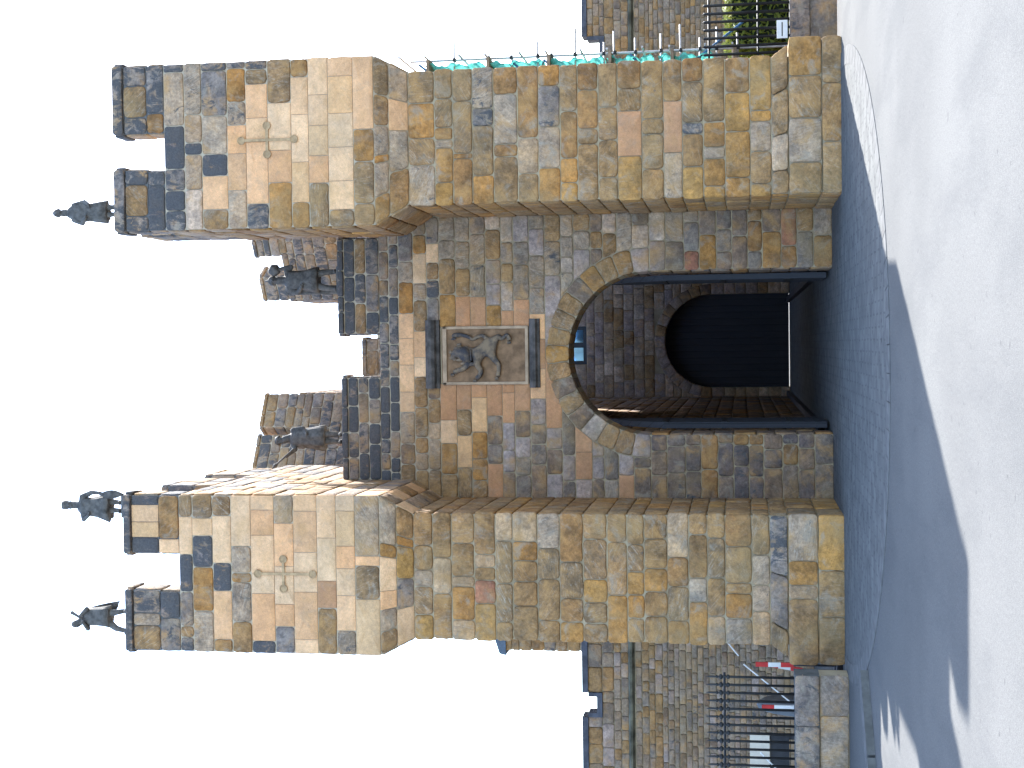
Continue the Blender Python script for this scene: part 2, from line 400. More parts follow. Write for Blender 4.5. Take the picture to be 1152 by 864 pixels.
RT = """12.20 D37_59D99
12.00 D09G28D37_59D69G88D99
11.59 B27D36_59N71D99
11.28 D12B24D37B63S95D99
10.92 W24S45B52S69s99
10.61 G12F32B45S68d95D99
10.16 S23F45F62s76O96D99
9.83 D15F52P66F86G95D99
9.45 O27F46P74G99
9.04 O15Q39P67P89N99
8.74 G26F42Q60P78P99
8.40 G10P27P47P67Q89F99
7.97 g13G38O57F99
7.62 O16S36O41S59G78G99
7.39 T28S56F77S99
7.09 S30G50O76G99
6.64 Y17O42S48N57G78T99
6.33 N34O38G76G99
6.00 O21t57D70s99
5.64 g34N43S80N99
5.24 g21Q47N99
4.89 O25S55d85O99
4.53 Y14O32N66g99
4.24 T41T52N80N99
3.90 t17T44G68g99
3.58 Y32E64T80N99
3.19 T22t47T58T99
2.83 S33E70T99
2.53 Y23T46D54G83N99
2.19 Y08O28S36O54T99
1.84 O14O47Y75N99
1.44 Y09t32S53Y61Y99
1.10 G16S41t71G99
0.83 T20S48t75O99
0.31 t33T70t99"""
LT = """12.14 D39_63D99
12.00 G16s24D39_63B73Q83P94B99
11.51 d21B38_63P72T99
11.15 D09G16d38B62P86G99
10.91 s26O54B74P85G99
10.55 T08F39B57P87G99
10.22 g20s45O51S68P99
9.87 B08F38P51P75F91P99
9.46 d17F31P55F82S99
9.12 P09F39P64F90P99
8.71 g29E46P73P99
8.38 s15P37P54F68Q90P99
8.05 Q35G56F62S99
7.63 G14S28F40P62O71S99
7.37 P26d48Y72O79T99
7.10 Y20G42S55T74T99
6.77 T36Q64T99
6.45 F16O42P50T76t99
6.06 Y29R47T57P67T99
5.70 t15G45G78Q99
5.41 t27T46T62O77Q99
4.99 T17g49G73S99
4.62 O16T34G62N99
4.23 t15G31Y49G80t99
3.83 O37t78T99
3.50 T19O37O55G76T99
3.22 T21T40O58T81T99
2.84 O18G44N66Q99
2.49 O33S51T84T99
2.19 Q22T51G81T99
1.90 W20O39T47t75N99
1.47 P26W46S69t99
1.18 G19d57D99
0.89 g44P53O69W99
0.42 g32T63Y99"""
def parse(tb):
    rows = []
    for ln in tb.splitlines():
        z, c = ln.split(); cd = []
        for i in range(0, len(c), 3): cd.append((int(c[i + 1:i + 3]) / 100. if c[i + 1:i + 3] != '99' else 1., c[i]))
        rows.append([float(z), cd])
    return [(rows[i + 1][0] if i + 1 < len(rows) else -.02, rows[i][0], rows[i][1]) for i in range(len(rows))]

def split_gap(cd):
    i = [k for k, (f, c) in enumerate(cd) if c == '_'][0]
    g0 = cd[i - 1][0]; g1 = cd[i][0]
    return [(f / g0, c) for f, c in cd[:i]], [((f - g1) / (1 - g1), c) for f, c in cd[i + 1:]], g0, g1

def tower(table, ux, sx, uy, sy, zc, zt, plinth_out, label, sidepal, side_merlons):
    """ux/sx: upper and shaft x range, uy/sy: their y ranges, zc crenel, zt top"""
    rows = parse(table); m = Masonry()
    old = {'P': 'q', 'Q': 'q', 'W': 'S', 'F': 'q'}                  # no fresh replacement blocks low on the shafts
    rows = [(a_, b_, [(f_, old.get(c_, c_) if b_ < 7.0 else c_) for f_, c_ in cd_]) for a_, b_, cd_ in rows]
    crb = [r for r in rows if r[0] > 7.0 and r[1] < 7.65]
    zk0, zk1 = min(r[0] for r in crb), max(r[1] for r in crb)
    e = .004
    # cores
    m.core.box(sx[0] + e, sx[1] - e, sy[0] + e, sy[1] - e, 0, zk0)
    m.core.box(ux[0] + e, ux[1] - e, uy[0] + e, uy[1] - e, zk1, zc)
    b = lambda xr, yr, z: [(xr[0] + e, yr[0] + e, z), (xr[1] - e, yr[0] + e, z), (xr[1] - e, yr[1] - e, z), (xr[0] + e, yr[1] - e, z)]
    yb = (sy[0], max(uy[1] - .1, uy[0] + 1))
    m.core.add(b(sx, yb, zk0) + b(ux, uy, zk1), [(0, 1, 5, 4), (1, 2, 6, 5), (2, 3, 7, 6), (3, 0, 4, 7)])
    if uy[1] < sy[1]: m.core.box(sx[0] + .1, ux[1] - .1, uy[1] - .2, sy[1] - e, zk0, zt - .1, 1)
    mer = {'a': Masonry(), 'b': Masonry()}
    for z0, z1, cd in rows:
        h = z1 - z0
        if z0 >= zc - .02:                                  # battlement courses
            A, Bc, g0, g1 = split_gap(cd); W = ux[1] - ux[0]
            top = z1 > zt - .05
            for key, c, x0, x1 in (('a', A, ux[0], ux[0] + W * g0), ('b', Bc, ux[0] + W * g1, ux[1])):
                pr = .05 if top else None; ov = .02 if top else 0
                M = mer[key]
                M.row(*front(uy[0]), z0, z1, (x0 - ov,) * 2, (x1 + ov,) * 2, c, prot=pr)
                sc = lambda s_, t_: pick('DdBDG') if rng.random() < .8 else 'S'
                M.fill(*sideR(x1), uy[0] + .03, uy[0] + .55, [z0, z1], sc, (.3, .5), prot=pr)
                M.fill(*sideL(x0), -(uy[0] + .55), -(uy[0] + .03), [z0, z1], sc, (.3, .5), prot=pr)
                M.fill(*back(uy[0] + .55), -x1, -x0, [z0, z1], sc, (.3, .5))
                M.core.box(x0 + e, x1 - e, uy[0] + e, uy[0] + .55 - e, z0, z1 - .01, 2)
            continue
        if z1 > zk0 + .01 and z1 <= zk1 + .01:              # splayed corbel courses
            fa, fb = (z0 - zk0) / (zk1 - zk0), (z1 - zk0) / (zk1 - zk0)
            Lx = lambda f: sx[0] + (ux[0] - sx[0]) * f
            Rx = lambda f: sx[1] + (ux[1] - sx[1]) * f
            dy = uy[0] - sy[0]; T = Vector((0, dy, zk1 - zk0)); ln = T.length; T = T / ln
            N = X.cross(T)
            m.row(Vector((0, sy[0], zk0)), X, T, N, fa * ln, fb * ln, (Lx(fa), Lx(fb)), (Rx(fa), Rx(fb)), cd)
            for sgn, xs, xu in ((1, sx[1], ux[1]), (-1, sx[0], ux[0])):
                S = Y * sgn; T = Vector((xu - xs, 0, zk1 - zk0)); l2 = T.length; T = T / l2; N = S.cross(T)
                ya = lambda f: sy[0] + dy * f
                yb_ = uy[1]
                iv = [(ya(fa), yb_), (ya(fb), yb_)] if sgn > 0 else [(-yb_, -ya(fa)), (-yb_, -ya(fb))]
                k = max(2, int((yb_ - sy[0]) / .55)); cds = [((i + 1) / k, sidepal(0, z0)) for i in range(k)]
                m.row(Vector((xs, 0, zk0)), S, T, N, fa * l2, fb * l2, (iv[0][0], iv[1][0]), (iv[0][1], iv[1][1]), cds)
            continue
        upper = z0 >= zk1 - .01
        xr, yr = (ux, uy) if upper else (sx, sy)
        pl = z1 < .9
        x0, x1, y0 = xr[0], xr[1], yr[0]
        if pl:
            x0 -= plinth_out[0]; x1 += plinth_out[1]; y0 -= .14
        elif z1 < 1.25:                                      # weathered slope above the plinth
            k0 = .5; m.row(*front(y0 - .05), z0, z1, (x0 - plinth_out[0] * .8, x0), (x1 + plinth_out[1] * .8, x1), cd)
        if not (not pl and z1 < 1.25):
            ex = (.012, .045) if z1 < 7.2 else (.0, .022)
            m.row(*front(y0), z0, z1, (x0 - rng.uniform(*ex),) * 2, (x1 + rng.uniform(*ex),) * 2, cd)
        ye = yr[1] if upper else max(.0, yr[1])
        m.fill(*sideR(x1), y0 + .03, (ye if x1 > 0 or upper else .02), [z0, z1], sidepal, (.45, .8))
        m.fill(*sideL(x0), -(ye if x0 < 0 or upper else .02), -(y0 + .03), [z0, z1], sidepal, (.45, .8))
        if upper: m.fill(*back(yr[1]), -x1, -x0, [z0, z1], sidepal, (.45, .8))
        if pl: m.core.box(x0 + e, x1 - e, y0 + e, ye - e, z0, z1 - .01)
    t = m.build('tower', barb); t['label'] = label
    for M in mer.values(): M.build('merlon', t)
    for sd, (ya, yb2) in side_merlons:
        M = Masonry()
        xo = ux[1] if sd > 0 else ux[0]; xi = xo - sd * .5
        xa, xb = min(xo, xi), max(xo, xi)
        for z0, z1, cd in rows[:3]:
            if sd > 0: M.fill(*sideR(xo), ya, yb2, [z0, z1], sidepal, (.35, .6)); M.fill(*sideL(xi), -yb2, -ya, [z0, z1], sidepal, (.35, .6))
            else: M.fill(*sideL(xo), -yb2, -ya, [z0, z1], sidepal, (.35, .6)); M.fill(*sideR(xi), ya, yb2, [z0, z1], sidepal, (.35, .6))
            M.fill(*front(ya), xa, xb, [z0, z1], sidepal, (.3, .5)); M.fill(*back(yb2), -xb, -xa, [z0, z1], sidepal, (.3, .5))
        M.core.box(xa + e, xb - e, ya + e, yb2 - e, zc - .01, zt - .02, 2)
        M.build('merlon', t)
    return t

def up_side(s_, t_):
    if t_ > 11: return pick('DdBGDs')
    return pick('PsQdSGTDts') if t_ > 7 else pick('TNGOYtTg')
def right_side(s_, t_):
    if t_ > 10.5: return pick('DdSGs')
    return pick('SGTNYtg') if t_ > 7 else pick('TtNOGYg')
tR = tower(RT, (2.15, 4.95), (2.50, 4.70), (-2.75, -.5), (-2.5, 3.3), 11.28, 12.20, (.0, .24), 'right tower with grey crust spreading down its inner edge', right_side,
           [(-1, (-1.7, -.55)), (1, (-1.7, -.55))])
tL = tower(LT, (-5.05, -2.38), (-4.80, -2.70), (-2.75, 3.4), (-2.5, 3.4), 11.15, 12.14, (.27, .0), 'left tower of paler cleaner ashlar with scattered black blocks', up_side,
           [(1, (-1.2 + .1, .3)), (1, (1.1, 2.5)), (-1, (-1.1, .3)), (-1, (1.1, 2.5))])

def cross_slit(x, z, y, par, w=.235, hu=.50, hd=.50):
    M = MB()
    M.box(x - .022, x + .022, y - .012, y + .02, z - hd, z + hu); M.box(x - w, x - .023, y - .011, y + .02, z - .025, z + .022); M.box(x + .023, x + w, y - .011, y + .02, z - .025, z + .022)
    for cx, cz in ((x, z + hu + .05), (x, z - hd - .05), (x - w - .05, z), (x + w + .05, z)):
        pts = [(cx + .062 * math.cos(a * PI / 8), y - .006, cz + .062 * math.sin(a * PI / 8)) for a in range(17)]
        M.tube(pts, .009, 6)
        M.prism([(cx + .056 * math.cos(a * PI / 8), cz + .056 * math.sin(a * PI / 8)) for a in range(16)], 1, y - .004, y + .02)
    M.build('arrow_slit', FILL, par)
cross_slit(3.62, 9.46, -2.776, tR, .19, .40, .42)
cross_slit(-3.70, 9.30, -2.776, tL, .20, .40, .46)

# ---- the wall between the towers, pierced by the arch
AX, AR, ASP = -.05, 1.48, 3.24
RING = .43
def arch_half(t, cx=AX, r=AR, sp=ASP):
    if t <= sp: return r
    d = r * r - (t - sp) ** 2
    return math.sqrt(d) if d > 0 else 0.
def gate_block(t):
    s0, s1 = -2.70, 2.50
    if 4.7 <= 0: pass
    r = AR + (RING if t > ASP else 0)
    hw = arch_half(t, AX, r, ASP) if t > ASP else AR
    iv = [(s0, s1)]
    if hw > .02: iv = [(s0, AX - hw), (AX + hw, s1)]
    if 5.45 < t < 7.12:      # leave room for the carved panel
        return [(s0, -.58), (.46, s1)]
    return iv
def gate_pal(x, z):
    if z > 7.75 and x > -.7: return pick('BDDdB') if rng.random() < .8 else pick('GV')
    if z > 7.75: return pick('DdVBBD') if rng.random() < .8 else 't'
    if 7.1 < z <= 7.75:
        if abs(x) < .6: return pick('PFDB')
        return pick('SGdPDOs') if x > 0 else pick('GPtVS')
    if abs(x + .06) < .98 and 4.6 < z: return pick('EEOFEE')
    if x > .9:
        if z > 4.6: return pick('SWSZtHZs')
        if z > 3: return pick('SHZVtTWZ')
        return pick('THNOVIHR')
    if x < -.8:
        if z > 6.2: return pick('PWtQTGO')
        if z > 3.4: return pick('VZIZHVEZ')
        return pick('VKVNKKIVZ')
    return pick('TOtNG')
g = Masonry()
zs = courses(0, ASP, .25, .37) + courses(ASP, ASP + AR + RING, .22, .33)[1:] + courses(ASP + AR + RING, 7.12, .22, .33)[1:] + courses(7.12, 8.26, .2, .3)[1:]
g.fill(*front(0), -2.7, 2.5, zs, gate_pal, (.25, .52), gate_block)
# crown of the arch up to the sill
# voussoirs
nV = 17
for i in range(nV):
    a0 = PI * (1 - i / nV); a1 = PI * (1 - (i + 1) / nV)
    P = lambda r, a: (AX + r * math.cos(a), ASP + r * math.sin(a))
    code = pick('TOtTGVtT') if 2 <= i <= 14 else pick('tTVZ')
    if i == nV // 2: code = 'Y'
    if i == 3: code = 'W'
    g.stone(*front(0), [P(AR, a0), P(AR, a1), P(AR + RING, a1), P(AR + RING, a0)], code, depth=.85)
# core with the arched hole
def arched_core(core, x0, x1, y0, y1, ztop, cx, r, sp, n=24, mi=0):
    core.box(x0, cx - r, y0, y1, 0, sp, mi); core.box(cx + r, x1, y0, y1, 0, sp, mi)
    pts = [(cx + r * math.cos(PI * (1 - i / n)), sp + r * math.sin(PI * (1 - i / n))) for i in range(n + 1)]
    for (xa, za), (xb, zb) in zip(pts, pts[1:]): core.prism([(xa, za), (xb, zb), (xb, ztop), (xa, ztop)], 1, y0, y1, mi)
    core.box(x0, cx - r, y0, y1, sp, ztop, mi); core.box(cx + r, x1, y0, y1, sp, ztop, mi)
arched_core(g.core, -2.75, 2.52, .004, .9, 8.25, AX, AR + .01, ASP)
# jamb faces inside the arch
for fr in (sideR(AX - AR),):
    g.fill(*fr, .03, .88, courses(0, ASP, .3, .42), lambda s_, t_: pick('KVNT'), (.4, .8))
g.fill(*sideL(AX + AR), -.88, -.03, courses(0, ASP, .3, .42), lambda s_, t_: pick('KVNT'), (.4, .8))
gw = g.build('gate_wall', barb)
def wall_merlon(x0, x1, y0, y1, z0, z1, par, pal):
    M = Masonry(); e = .004
    zz = courses(z0, z1 - .12, .2, .3)
    for k in (0, 1):
        zc = zz if k == 0 else [z1 - .12, z1]
        pr = None if k == 0 else .05
        M.fill(*front(y0), x0, x1, zc, pal, (.3, .6), prot=pr); M.fill(*back(y1), -x1, -x0, zc, pal, (.3, .6), prot=pr)
        M.fill(*sideR(x1), y0 + .02, y1 - .02, zc, pal, (.3, .5), prot=pr); M.fill(*sideL(x0), -y1 + .02, -y0 - .02, zc, pal, (.3, .5), prot=pr)
    M.core.box(x0 + e, x1 - e, y0 + e, y1 - e, z0, z1 - .01, 0)
    return M.build('merlon', par)
dk = lambda s_, t_: pick('BDDdB') if rng.random() < .9 else 'G'
dk2 = lambda s_, t_: pick('DBBDdB') if rng.random() < .92 else 'V'
wall_merlon(.37, 2.14, 0, .5, 8.26, 9.05, gw, dk)
wall_merlon(-2.36, -.45, 0, .5, 8.26, 9.0, gw, dk2)

# ---- carved panel over the arch
pan = MB(); pan.box(-.565, .445, -.02, .03, 5.47, 7.08)
panel = pan.build('relief_panel', RELIEF, barb); panel['label'] = 'stone panel carved with a rampant maned lion'
fr = MB()
for x0, x1, z0, z1 in ((-.60, -.545, 5.50, 7.06), (.425, .48, 5.50, 7.06), (-.60, .48, 6.98, 7.06), (-.60, .48, 5.46, 5.52)):
    fr.box(x0, x1, -.055, .02, z0, z1, 0, .014)
fr.build('moulding', mat_plain('pale_moulding', (.38, .27, .18), .9, .25, 6, bump=.3), panel)
def cornice(prof, x0, x1):
    M = MB(); M.prism([(-y, z) for y, z in prof], 0, x0, x1)
    return M
cn = cornice([(-.03, 7.10), (.05, 7.12), (.07, 7.17), (.13, 7.20), (.16, 7.25), (.16, 7.31), (.09, 7.37), (-.03, 7.40)], -.66, .60); cn.build('cornice', BLACKST, panel)
cn = cornice([(-.03, 5.24), (.04, 5.25), (.06, 5.29), (.12, 5.32), (.13, 5.37), (.09, 5.43), (-.03, 5.46)], -.66, .60); cn.build('sill', BLACKST, panel)
def skin_mesh(name, pts, edges, root, subs=1):
    """pts: (x,y,z,r)"""
    me = bpy.data.meshes.new(name); me.from_pydata([p[:3] for p in pts], edges, []); me.update()
    o = bpy.data.objects.new(name, me); COL.objects.link(o)
    o.modifiers.new('skin', 'SKIN')
    if not me.skin_vertices: raise RuntimeError('no skin layer')
    for v, p in zip(me.skin_vertices[0].data, pts): v.radius = (p[3], p[3]); v.use_root = False
    me.skin_vertices[0].data[root].use_root = True
    s = o.modifiers.new('sub', 'SUBSURF'); s.levels = subs; s.render_levels = subs
    dg = bpy.context.evaluated_depsgraph_get(); ev = o.evaluated_get(dg)
    out = bpy.data.meshes.new_from_object(ev); bpy.data.objects.remove(o); bpy.data.meshes.remove(me)
    return out
def lion():
    # picture crop units -> metres on the panel; x to the right, z up
    def q(px, py, d=0., r=.05):
        return (.445 - .0162 * ((py - 90) / 10.8) - .0, -.03 - d, 7.06 - .0170 * ((px - 60) / 10.8) + .03, r * 1.3)
    P = []; E = []
    def chain(items, at=None):
        prev = at
        for it in items:
            P.append(q(*it)); i = len(P) - 1
            if prev is not None: E.append((prev, i))
            prev = i
        return prev
    chain([(640, 300, .03, .085)])                                     # 0 hips
    chain([(560, 360, .035, .085), (470, 420, .045, .10), (390, 430, .05, .115), (300, 390, .05, .11), (240, 390, .05, .085), (215, 440, .05, .055), (225, 480, .05, .035)], 0)
    chain([(400, 520, .05, .05), (330, 590, .04, .04), (250, 610, .035, .035), (205, 640, .035, .042)], 3)
    chain([(490, 540, .05, .05), (540, 610, .04, .04), (520, 680, .035, .034), (470, 715, .035, .042)], 2)
    chain([(665, 400, .03, .062), (690, 470, .03, .05), (750, 540, .025, .035), (745, 640, .025, .032), (730, 690, .025, .042)], 0)
    chain([(710, 240, .03, .062), (750, 190, .025, .05), (790, 230, .025, .034), (850, 170, .02, .03), (880, 250, .02, .042)], 0)
    chain([(610, 220, .02, .032), (560, 180, .02, .028), (500, 200, .02, .026), (440, 235, .02, .026), (390, 195, .02, .026), (300, 170, .02, .028), (240, 175, .02, .045), (190, 190, .02, .03)], 0)
    me = skin_mesh('lion', P, E, 0, 2)
    bm = bmesh.new(); bm.from_mesh(me)
    # shaggy mane: overlapping locks round the neck and chest
    for i in range(46):
        t = rng.random(); px, py = 250 + 210 * t + rng.gauss(0, 22), 350 + 130 * t * rng.uniform(.5, 1.3) + rng.gauss(0, 48)
        c = q(px, py, .055 + rng.uniform(0, .03)); b2 = bmesh.ops.create_icosphere(bm, subdivisions=2, radius=rng.uniform(.03, .055))
        for v in b2['verts']: v.co = Vector((c[0] + v.co.x * .75, c[1] + v.co.y * .8, c[2] + v.co.z * 1.5 - v.co.x * .5))
    for px, py in ((205, 425), (228, 470), (190, 455), (185, 385), (560, 355), (640, 300)):
        c = q(px, py, .07); b2 = bmesh.ops.create_icosphere(bm, subdivisions=2, radius=.035 if px < 300 else .09)
        for v in b2['verts']: v.co = Vector((c[0] + v.co.x, c[1] + v.co.y * .6, c[2] + v.co.z))
    for fx, fy in ((205, 640), (470, 715), (730, 690), (880, 250)):          # claws
        for k in (-1, 0, 1):
            c = q(fx - 8 + k * 12, fy + 22, .03); b2 = bmesh.ops.create_icosphere(bm, subdivisions=1, radius=.02)
            for v in b2['verts']: v.co = Vector((c[0] + v.co.x * 1.6, c[1] + v.co.y, c[2] + v.co.z))
    bm.to_mesh(me); bm.free()
    o = bpy.data.objects.new('lion', me); COL.objects.link(o); o.parent = panel
    me.materials.clear(); me.materials.append(mat_lion())
    me.polygons.foreach_set('use_smooth', [True] * len(me.polygons))
def mat_lion():
    k = NT('blackened_carving', .9)
    c = k.mix(k.ramp(k.noise(4, 6, .65), .35, .62), (.055, .053, .06), (.24, .175, .115))
    return k.fin(c, k.bump(k.noise(30, 5), .6, .02))
lion()

# ---- passage behind the arch: side walls, added sun-blocking slab, far wall with its doors
LX, RX, FY = -1.70, 2.40, 23.4
def court_pal(s_, t_): return pick('ZtWSZtZT') if t_ > 3.0 else pick('VKVVN')
cwz = courses(0, 3.0, .3, .42) + courses(3.0, 9.4, .3, .42)[1:]
c = Masonry(); c.fill(*sideR(LX), .95, FY, cwz, court_pal, (.4, .9)); c.core.box(-4.8, LX - .005, 3.4, FY + 1, 0, 9.4, 1); c.core.box(-2.7, LX - .005, .92, 3.4, 0, 8.6, 1)
cl = c.build('court_wall', barb)
c = Masonry(); c.fill(*sideL(RX), -FY, -.95, cwz, court_pal, (.4, .9)); c.core.box(RX + .005, 4.7, .95, FY + 1, 0, 9.4, 1); c.core.box(RX + .5, 4.7, 8.1, FY + 1, 9.4, 13., 1)  # unseen upper block, added to shade the opposite court wall from the sun
c.build('court_wall', barb)
IAX, IAR, ISP = .20, 1.57, 2.61
def inner_block(t):
    hw = arch_half(t, IAX, IAR + .34, ISP) if t > ISP else IAR
    if 6.85 < t < 7.75: return [(LX, -.55), (.75, RX)]
    return [(LX, RX)] if hw < .02 else [(LX, IAX - hw), (IAX + hw, RX)]
c = Masonry()
izs = courses(0, ISP, .3, .42) + courses(ISP, ISP + IAR, .28, .38)[1:] + courses(ISP + IAR, 6.85, .28, .38)[1:] + [7.3, 7.75] + courses(7.75, 10.5, .3, .4)[1:]
c.fill(*front(FY), LX, RX, izs, lambda s_, t_: pick('ZWSZtZSW'), (.32, .62), inner_block)
for i in range(15):
    a0, a1 = PI * (1 - i / 15), PI * (1 - (i + 1) / 15)
    P = lambda r, a: (IAX + r * math.cos(a), ISP + r * math.sin(a))
    c.stone(*front(FY - .004), [P(IAR, a0), P(IAR, a1), P(IAR + .36, a1), P(IAR + .36, a0)], pick('ZtVZ'), depth=.5)
arched_core(c.core, LX, RX, FY + .005, FY + 1, 6.85, IAX, IAR + .01, ISP)
c.core.box(LX, -.55, FY + .005, FY + 1, 6.85, 7.75); c.core.box(.75, RX, FY + .005, FY + 1, 6.85, 7.75); c.core.box(-4.8, 4.7, FY + .005, FY + 1, 7.75, 14.2, 1)  # top raised out of view to keep sun off the left court wall
iw = c.build('inner_wall', barb)
wn = MB(); wn.box(-.55, -.43, FY + .1, FY + .3, 6.85, 7.75); wn.box(.63, .75, FY + .1, FY + .3, 6.85, 7.75); wn.box(-.55, .75, FY + .08, FY + .32, 6.85, 6.97); wn.box(-.55, .75, FY + .1, FY + .3, 7.65, 7.75); wn.box(.02, .20, FY + .09, FY + .3, 6.97, 7.65)
win = wn.build('window', LEAD, iw)
# panes are part of the window object's own opening
pn = MB(); pn.box(-.43, .63, FY + .2, FY + .22, 6.97, 7.65); pn.build('window_pane', PANE, iw)
d = MB(); d.box(IAX - IAR - .05, IAX, FY + .55, FY + .65, .026, 4.3); d.box(IAX + .002, IAX + IAR + .05, FY + .553, FY + .647, .026, 4.3)
d.box(IAX - .06, IAX + .06, FY + .53, FY + .552, .05, 4.3)
d.build('inner_door', WOOD, barb)
# unseen slab added over the passage to keep sun off its left wall
d = MB(); d.box(LX - .4, RX + .4, 4.7, 15.5, 7.6, 8.2); d.build('sun_block_slab', RUBBLE, barb)
# the open gate leaves folded back along the passage
def leaf(x0, x1):
    M = MB(); pts = [(.95, 0.06), (2.6, 0.06), (2.6, 4.2)]
    for i in range(9):
        t = i / 8; pts.append((2.6 - 1.65 * t, 3.05 + 1.15 * math.cos(t * PI / 2)))
    M.prism(pts, 0, x0, x1)
    for z in (.7, 1.9, 3.0): M.box(min(x0, x1) - .012, max(x0, x1) + .012, 1.0, 2.5, z, z + .09, 1)
    return M.build('gate_leaf', [WOOD, IRON], barb)
leaf(-1.47, -1.36); leaf(1.29, 1.39)

# ---- rear turrets seen over the wall
def rear_turret(A, B, C, z0, zc, zt, gap, pal, label, base):
    """A-B: the slanting face (left to right seen from the gate), C: far end of the return on the inner side"""
    m = Masonry()
    A, B, C = Vector((*A, 0)), Vector((*B, 0)), Vector((*C, 0))
    def face(M, P, Q, zz, s0=0., s1=1., prot=None):
        S = (Q - P); L = S.length; S = S / L; N = S.cross(Z)
        M.fill(P, S, Z, N, L * s0, L * s1, zz, pal, (.3, .6), prot=prot)
    zz = courses(z0, zc, .22, .30)
    for P, Q in base: face(m, P if isinstance(P, Vector) else Vector((*P, 0)), Vector((*Q, 0)), zz)
    poly = [tuple(Vector((*p[0], 0)).xy) for p in base]
    cen = sum((Vector(p) for p in poly), Vector((0, 0))) / len(poly)
    poly = [tuple(Vector(p) + (cen - Vector(p)).normalized() * .012) for p in poly]
    m.core.prism(poly, 2, z0, zc - .01)
    t = m.build('rear_turret', barb); t['label'] = label
    S = (B - A); L = S.length; S = S / L; N = S.cross(Z)
    for f0, f1 in ((0, gap[0]), (gap[1], 1)):
        M = Masonry(); P = A + S * L * f0; Q = A + S * L * f1
        zz2 = courses(zc, zt - .1, .2, .28); cap = [zt - .1, zt]
        th = -N * .5
        for zq, pr in ((zz2, None), (cap, .045)):
            face(M, P, Q, zq, prot=pr); face(M, Q, Q + th, zq, prot=pr); face(M, Q + th, P + th, zq, prot=pr); face(M, P + th, P, zq, prot=pr)
        ii = [P, Q, Q + th, P + th]; cc = sum(ii, Vector((0, 0, 0))) / 4
        M.core.prism([tuple((p + (cc - p).normalized() * .008).xy) for p in ii], 2, zc, zt - .01, 0)
        M.build('merlon', t)
    return t
rp = lambda s_, t_: pick('DdDdGVs')
rear_turret((-2.55, 4.75), (-.92, 5.75), (-.92, 8), 8.2, 11.62, 12.42, (.44, .55), rp, 'rear turret behind the left merlon with a sunlit inner edge',
            [((-2.55, 4.75), (-.92, 5.75)), ((-.92, 5.75), (-.92, 8.)), ((-.92, 8.), (-2.6, 8.)), ((-2.6, 8.), (-2.55, 4.75))])
rear_turret((1.22, 5.75), (2.95, 4.75), (1.22, 8), 8.2, 11.80, 12.42, (.30, .56), rp, 'rear turret half hidden behind the right tower',
            [((1.22, 5.75), (2.95, 4.75)), ((2.95, 4.75), (3.0, 8.)), ((3.0, 8.), (1.22, 8.)), ((1.22, 8.), (1.22, 5.75))])
M = wall_merlon(-.52, .30, 5.8, 6.3, 8.2, 10.13, barb, rp); M.name = 'rear_parapet'
# part of the range behind the left curtain wall, just showing past the tower
rr = empty('rear_range', (-6.2, 11, 0), 'narrow edge of a stone range with slate roof just past the left tower', 'building')
c = Masonry(); c.fill(*front(9.5), -7.50, -4.9, courses(0, 7.55, .25, .36), lambda s_, t_: pick('GgtTd'), (.3, .6)); c.fill(*sideL(-7.50), -14, -9.53, courses(0, 7.55, .25, .36), lambda s_, t_: pick('GgtTd'), (.3, .6))
c.core.box(-7.49, -4.9, 9.505, 14, 0, 7.55); c.build('walling', rr)
M = MB(); M.prism([(-7.62, 7.50), (-7.58, 7.66), (-4.9, 8.5), (-4.9, 7.5)], 1, 9.40, 14); M.build('roof', mat_plain('blue_slate', (.10, .13, .17), .7, .3, 6), rr)

# ------------------------------------------------------------------ GROUND
gm = MB(); W = 1500
MX0, MY0, MY1 = 4.9, -1.7, 3.2
for x0, x1, y0, y1 in ((-W, W, -W, MY0), (-W, MX0, MY0, MY1), (60, W, MY0, MY1), (-W, W, MY1, W)):
    gm.add([(x0, y0, 0), (x1, y0, 0), (x1, y1, 0), (x0, y1, 0)], [(0, 1, 2, 3)])
gm.add([(MX0, MY0, 0), (60, MY0, 0), (60, MY0, -1.6), (MX0, MY0, -1.6)], [(0, 3, 2, 1)])
gm.add([(MX0, MY1, 0), (60, MY1, 0), (60, MY1, -1.6), (MX0, MY1, -1.6)], [(0, 1, 2, 3)])
gm.add([(MX0, MY0, 0), (MX0, MY1, 0), (MX0, MY1, -1.6), (MX0, MY0, -1.6)], [(0, 1, 2, 3)])
gm.add([(MX0, MY0, -1.6), (60, MY0, -1.6), (60, MY1, -1.6), (MX0, MY1, -1.6)], [(0, 1, 2, 3)])
tag(gm.build('ground', ASPHALT), kind='structure')
def ell(k, n=96, y_lo=True):
    pts = []
    for i in range(n + 1):
        a = PI + PI * i / n
        pts.append((-.25 + (4.95 - k) * math.cos(a), -2. + (8.15 - k) * math.sin(a)))
    return pts
inn = ell(.28); poly = [(x, y, .010) for x, y in inn]
ap = MB(); ap.add([(-2.7 if False else inn[0][0], .0, .010)] + poly + [(inn[-1][0], .0, .010)], [tuple(range(len(poly) + 2))])
ap.add([(-1.53, 0, .010), (1.43, 0, .010), (1.43, .9, .010), (-1.53, .9, .010)], [(0, 1, 2, 3)])
ap.add([(LX, .9, .010), (RX, .9, .010), (RX, FY, .010), (LX, FY, .010)], [(0, 1, 2, 3)])
tag(ap.build('cobbled_apron', SETTS), kind='structure')
out = ell(0.); kb = MB(); n = len(inn)
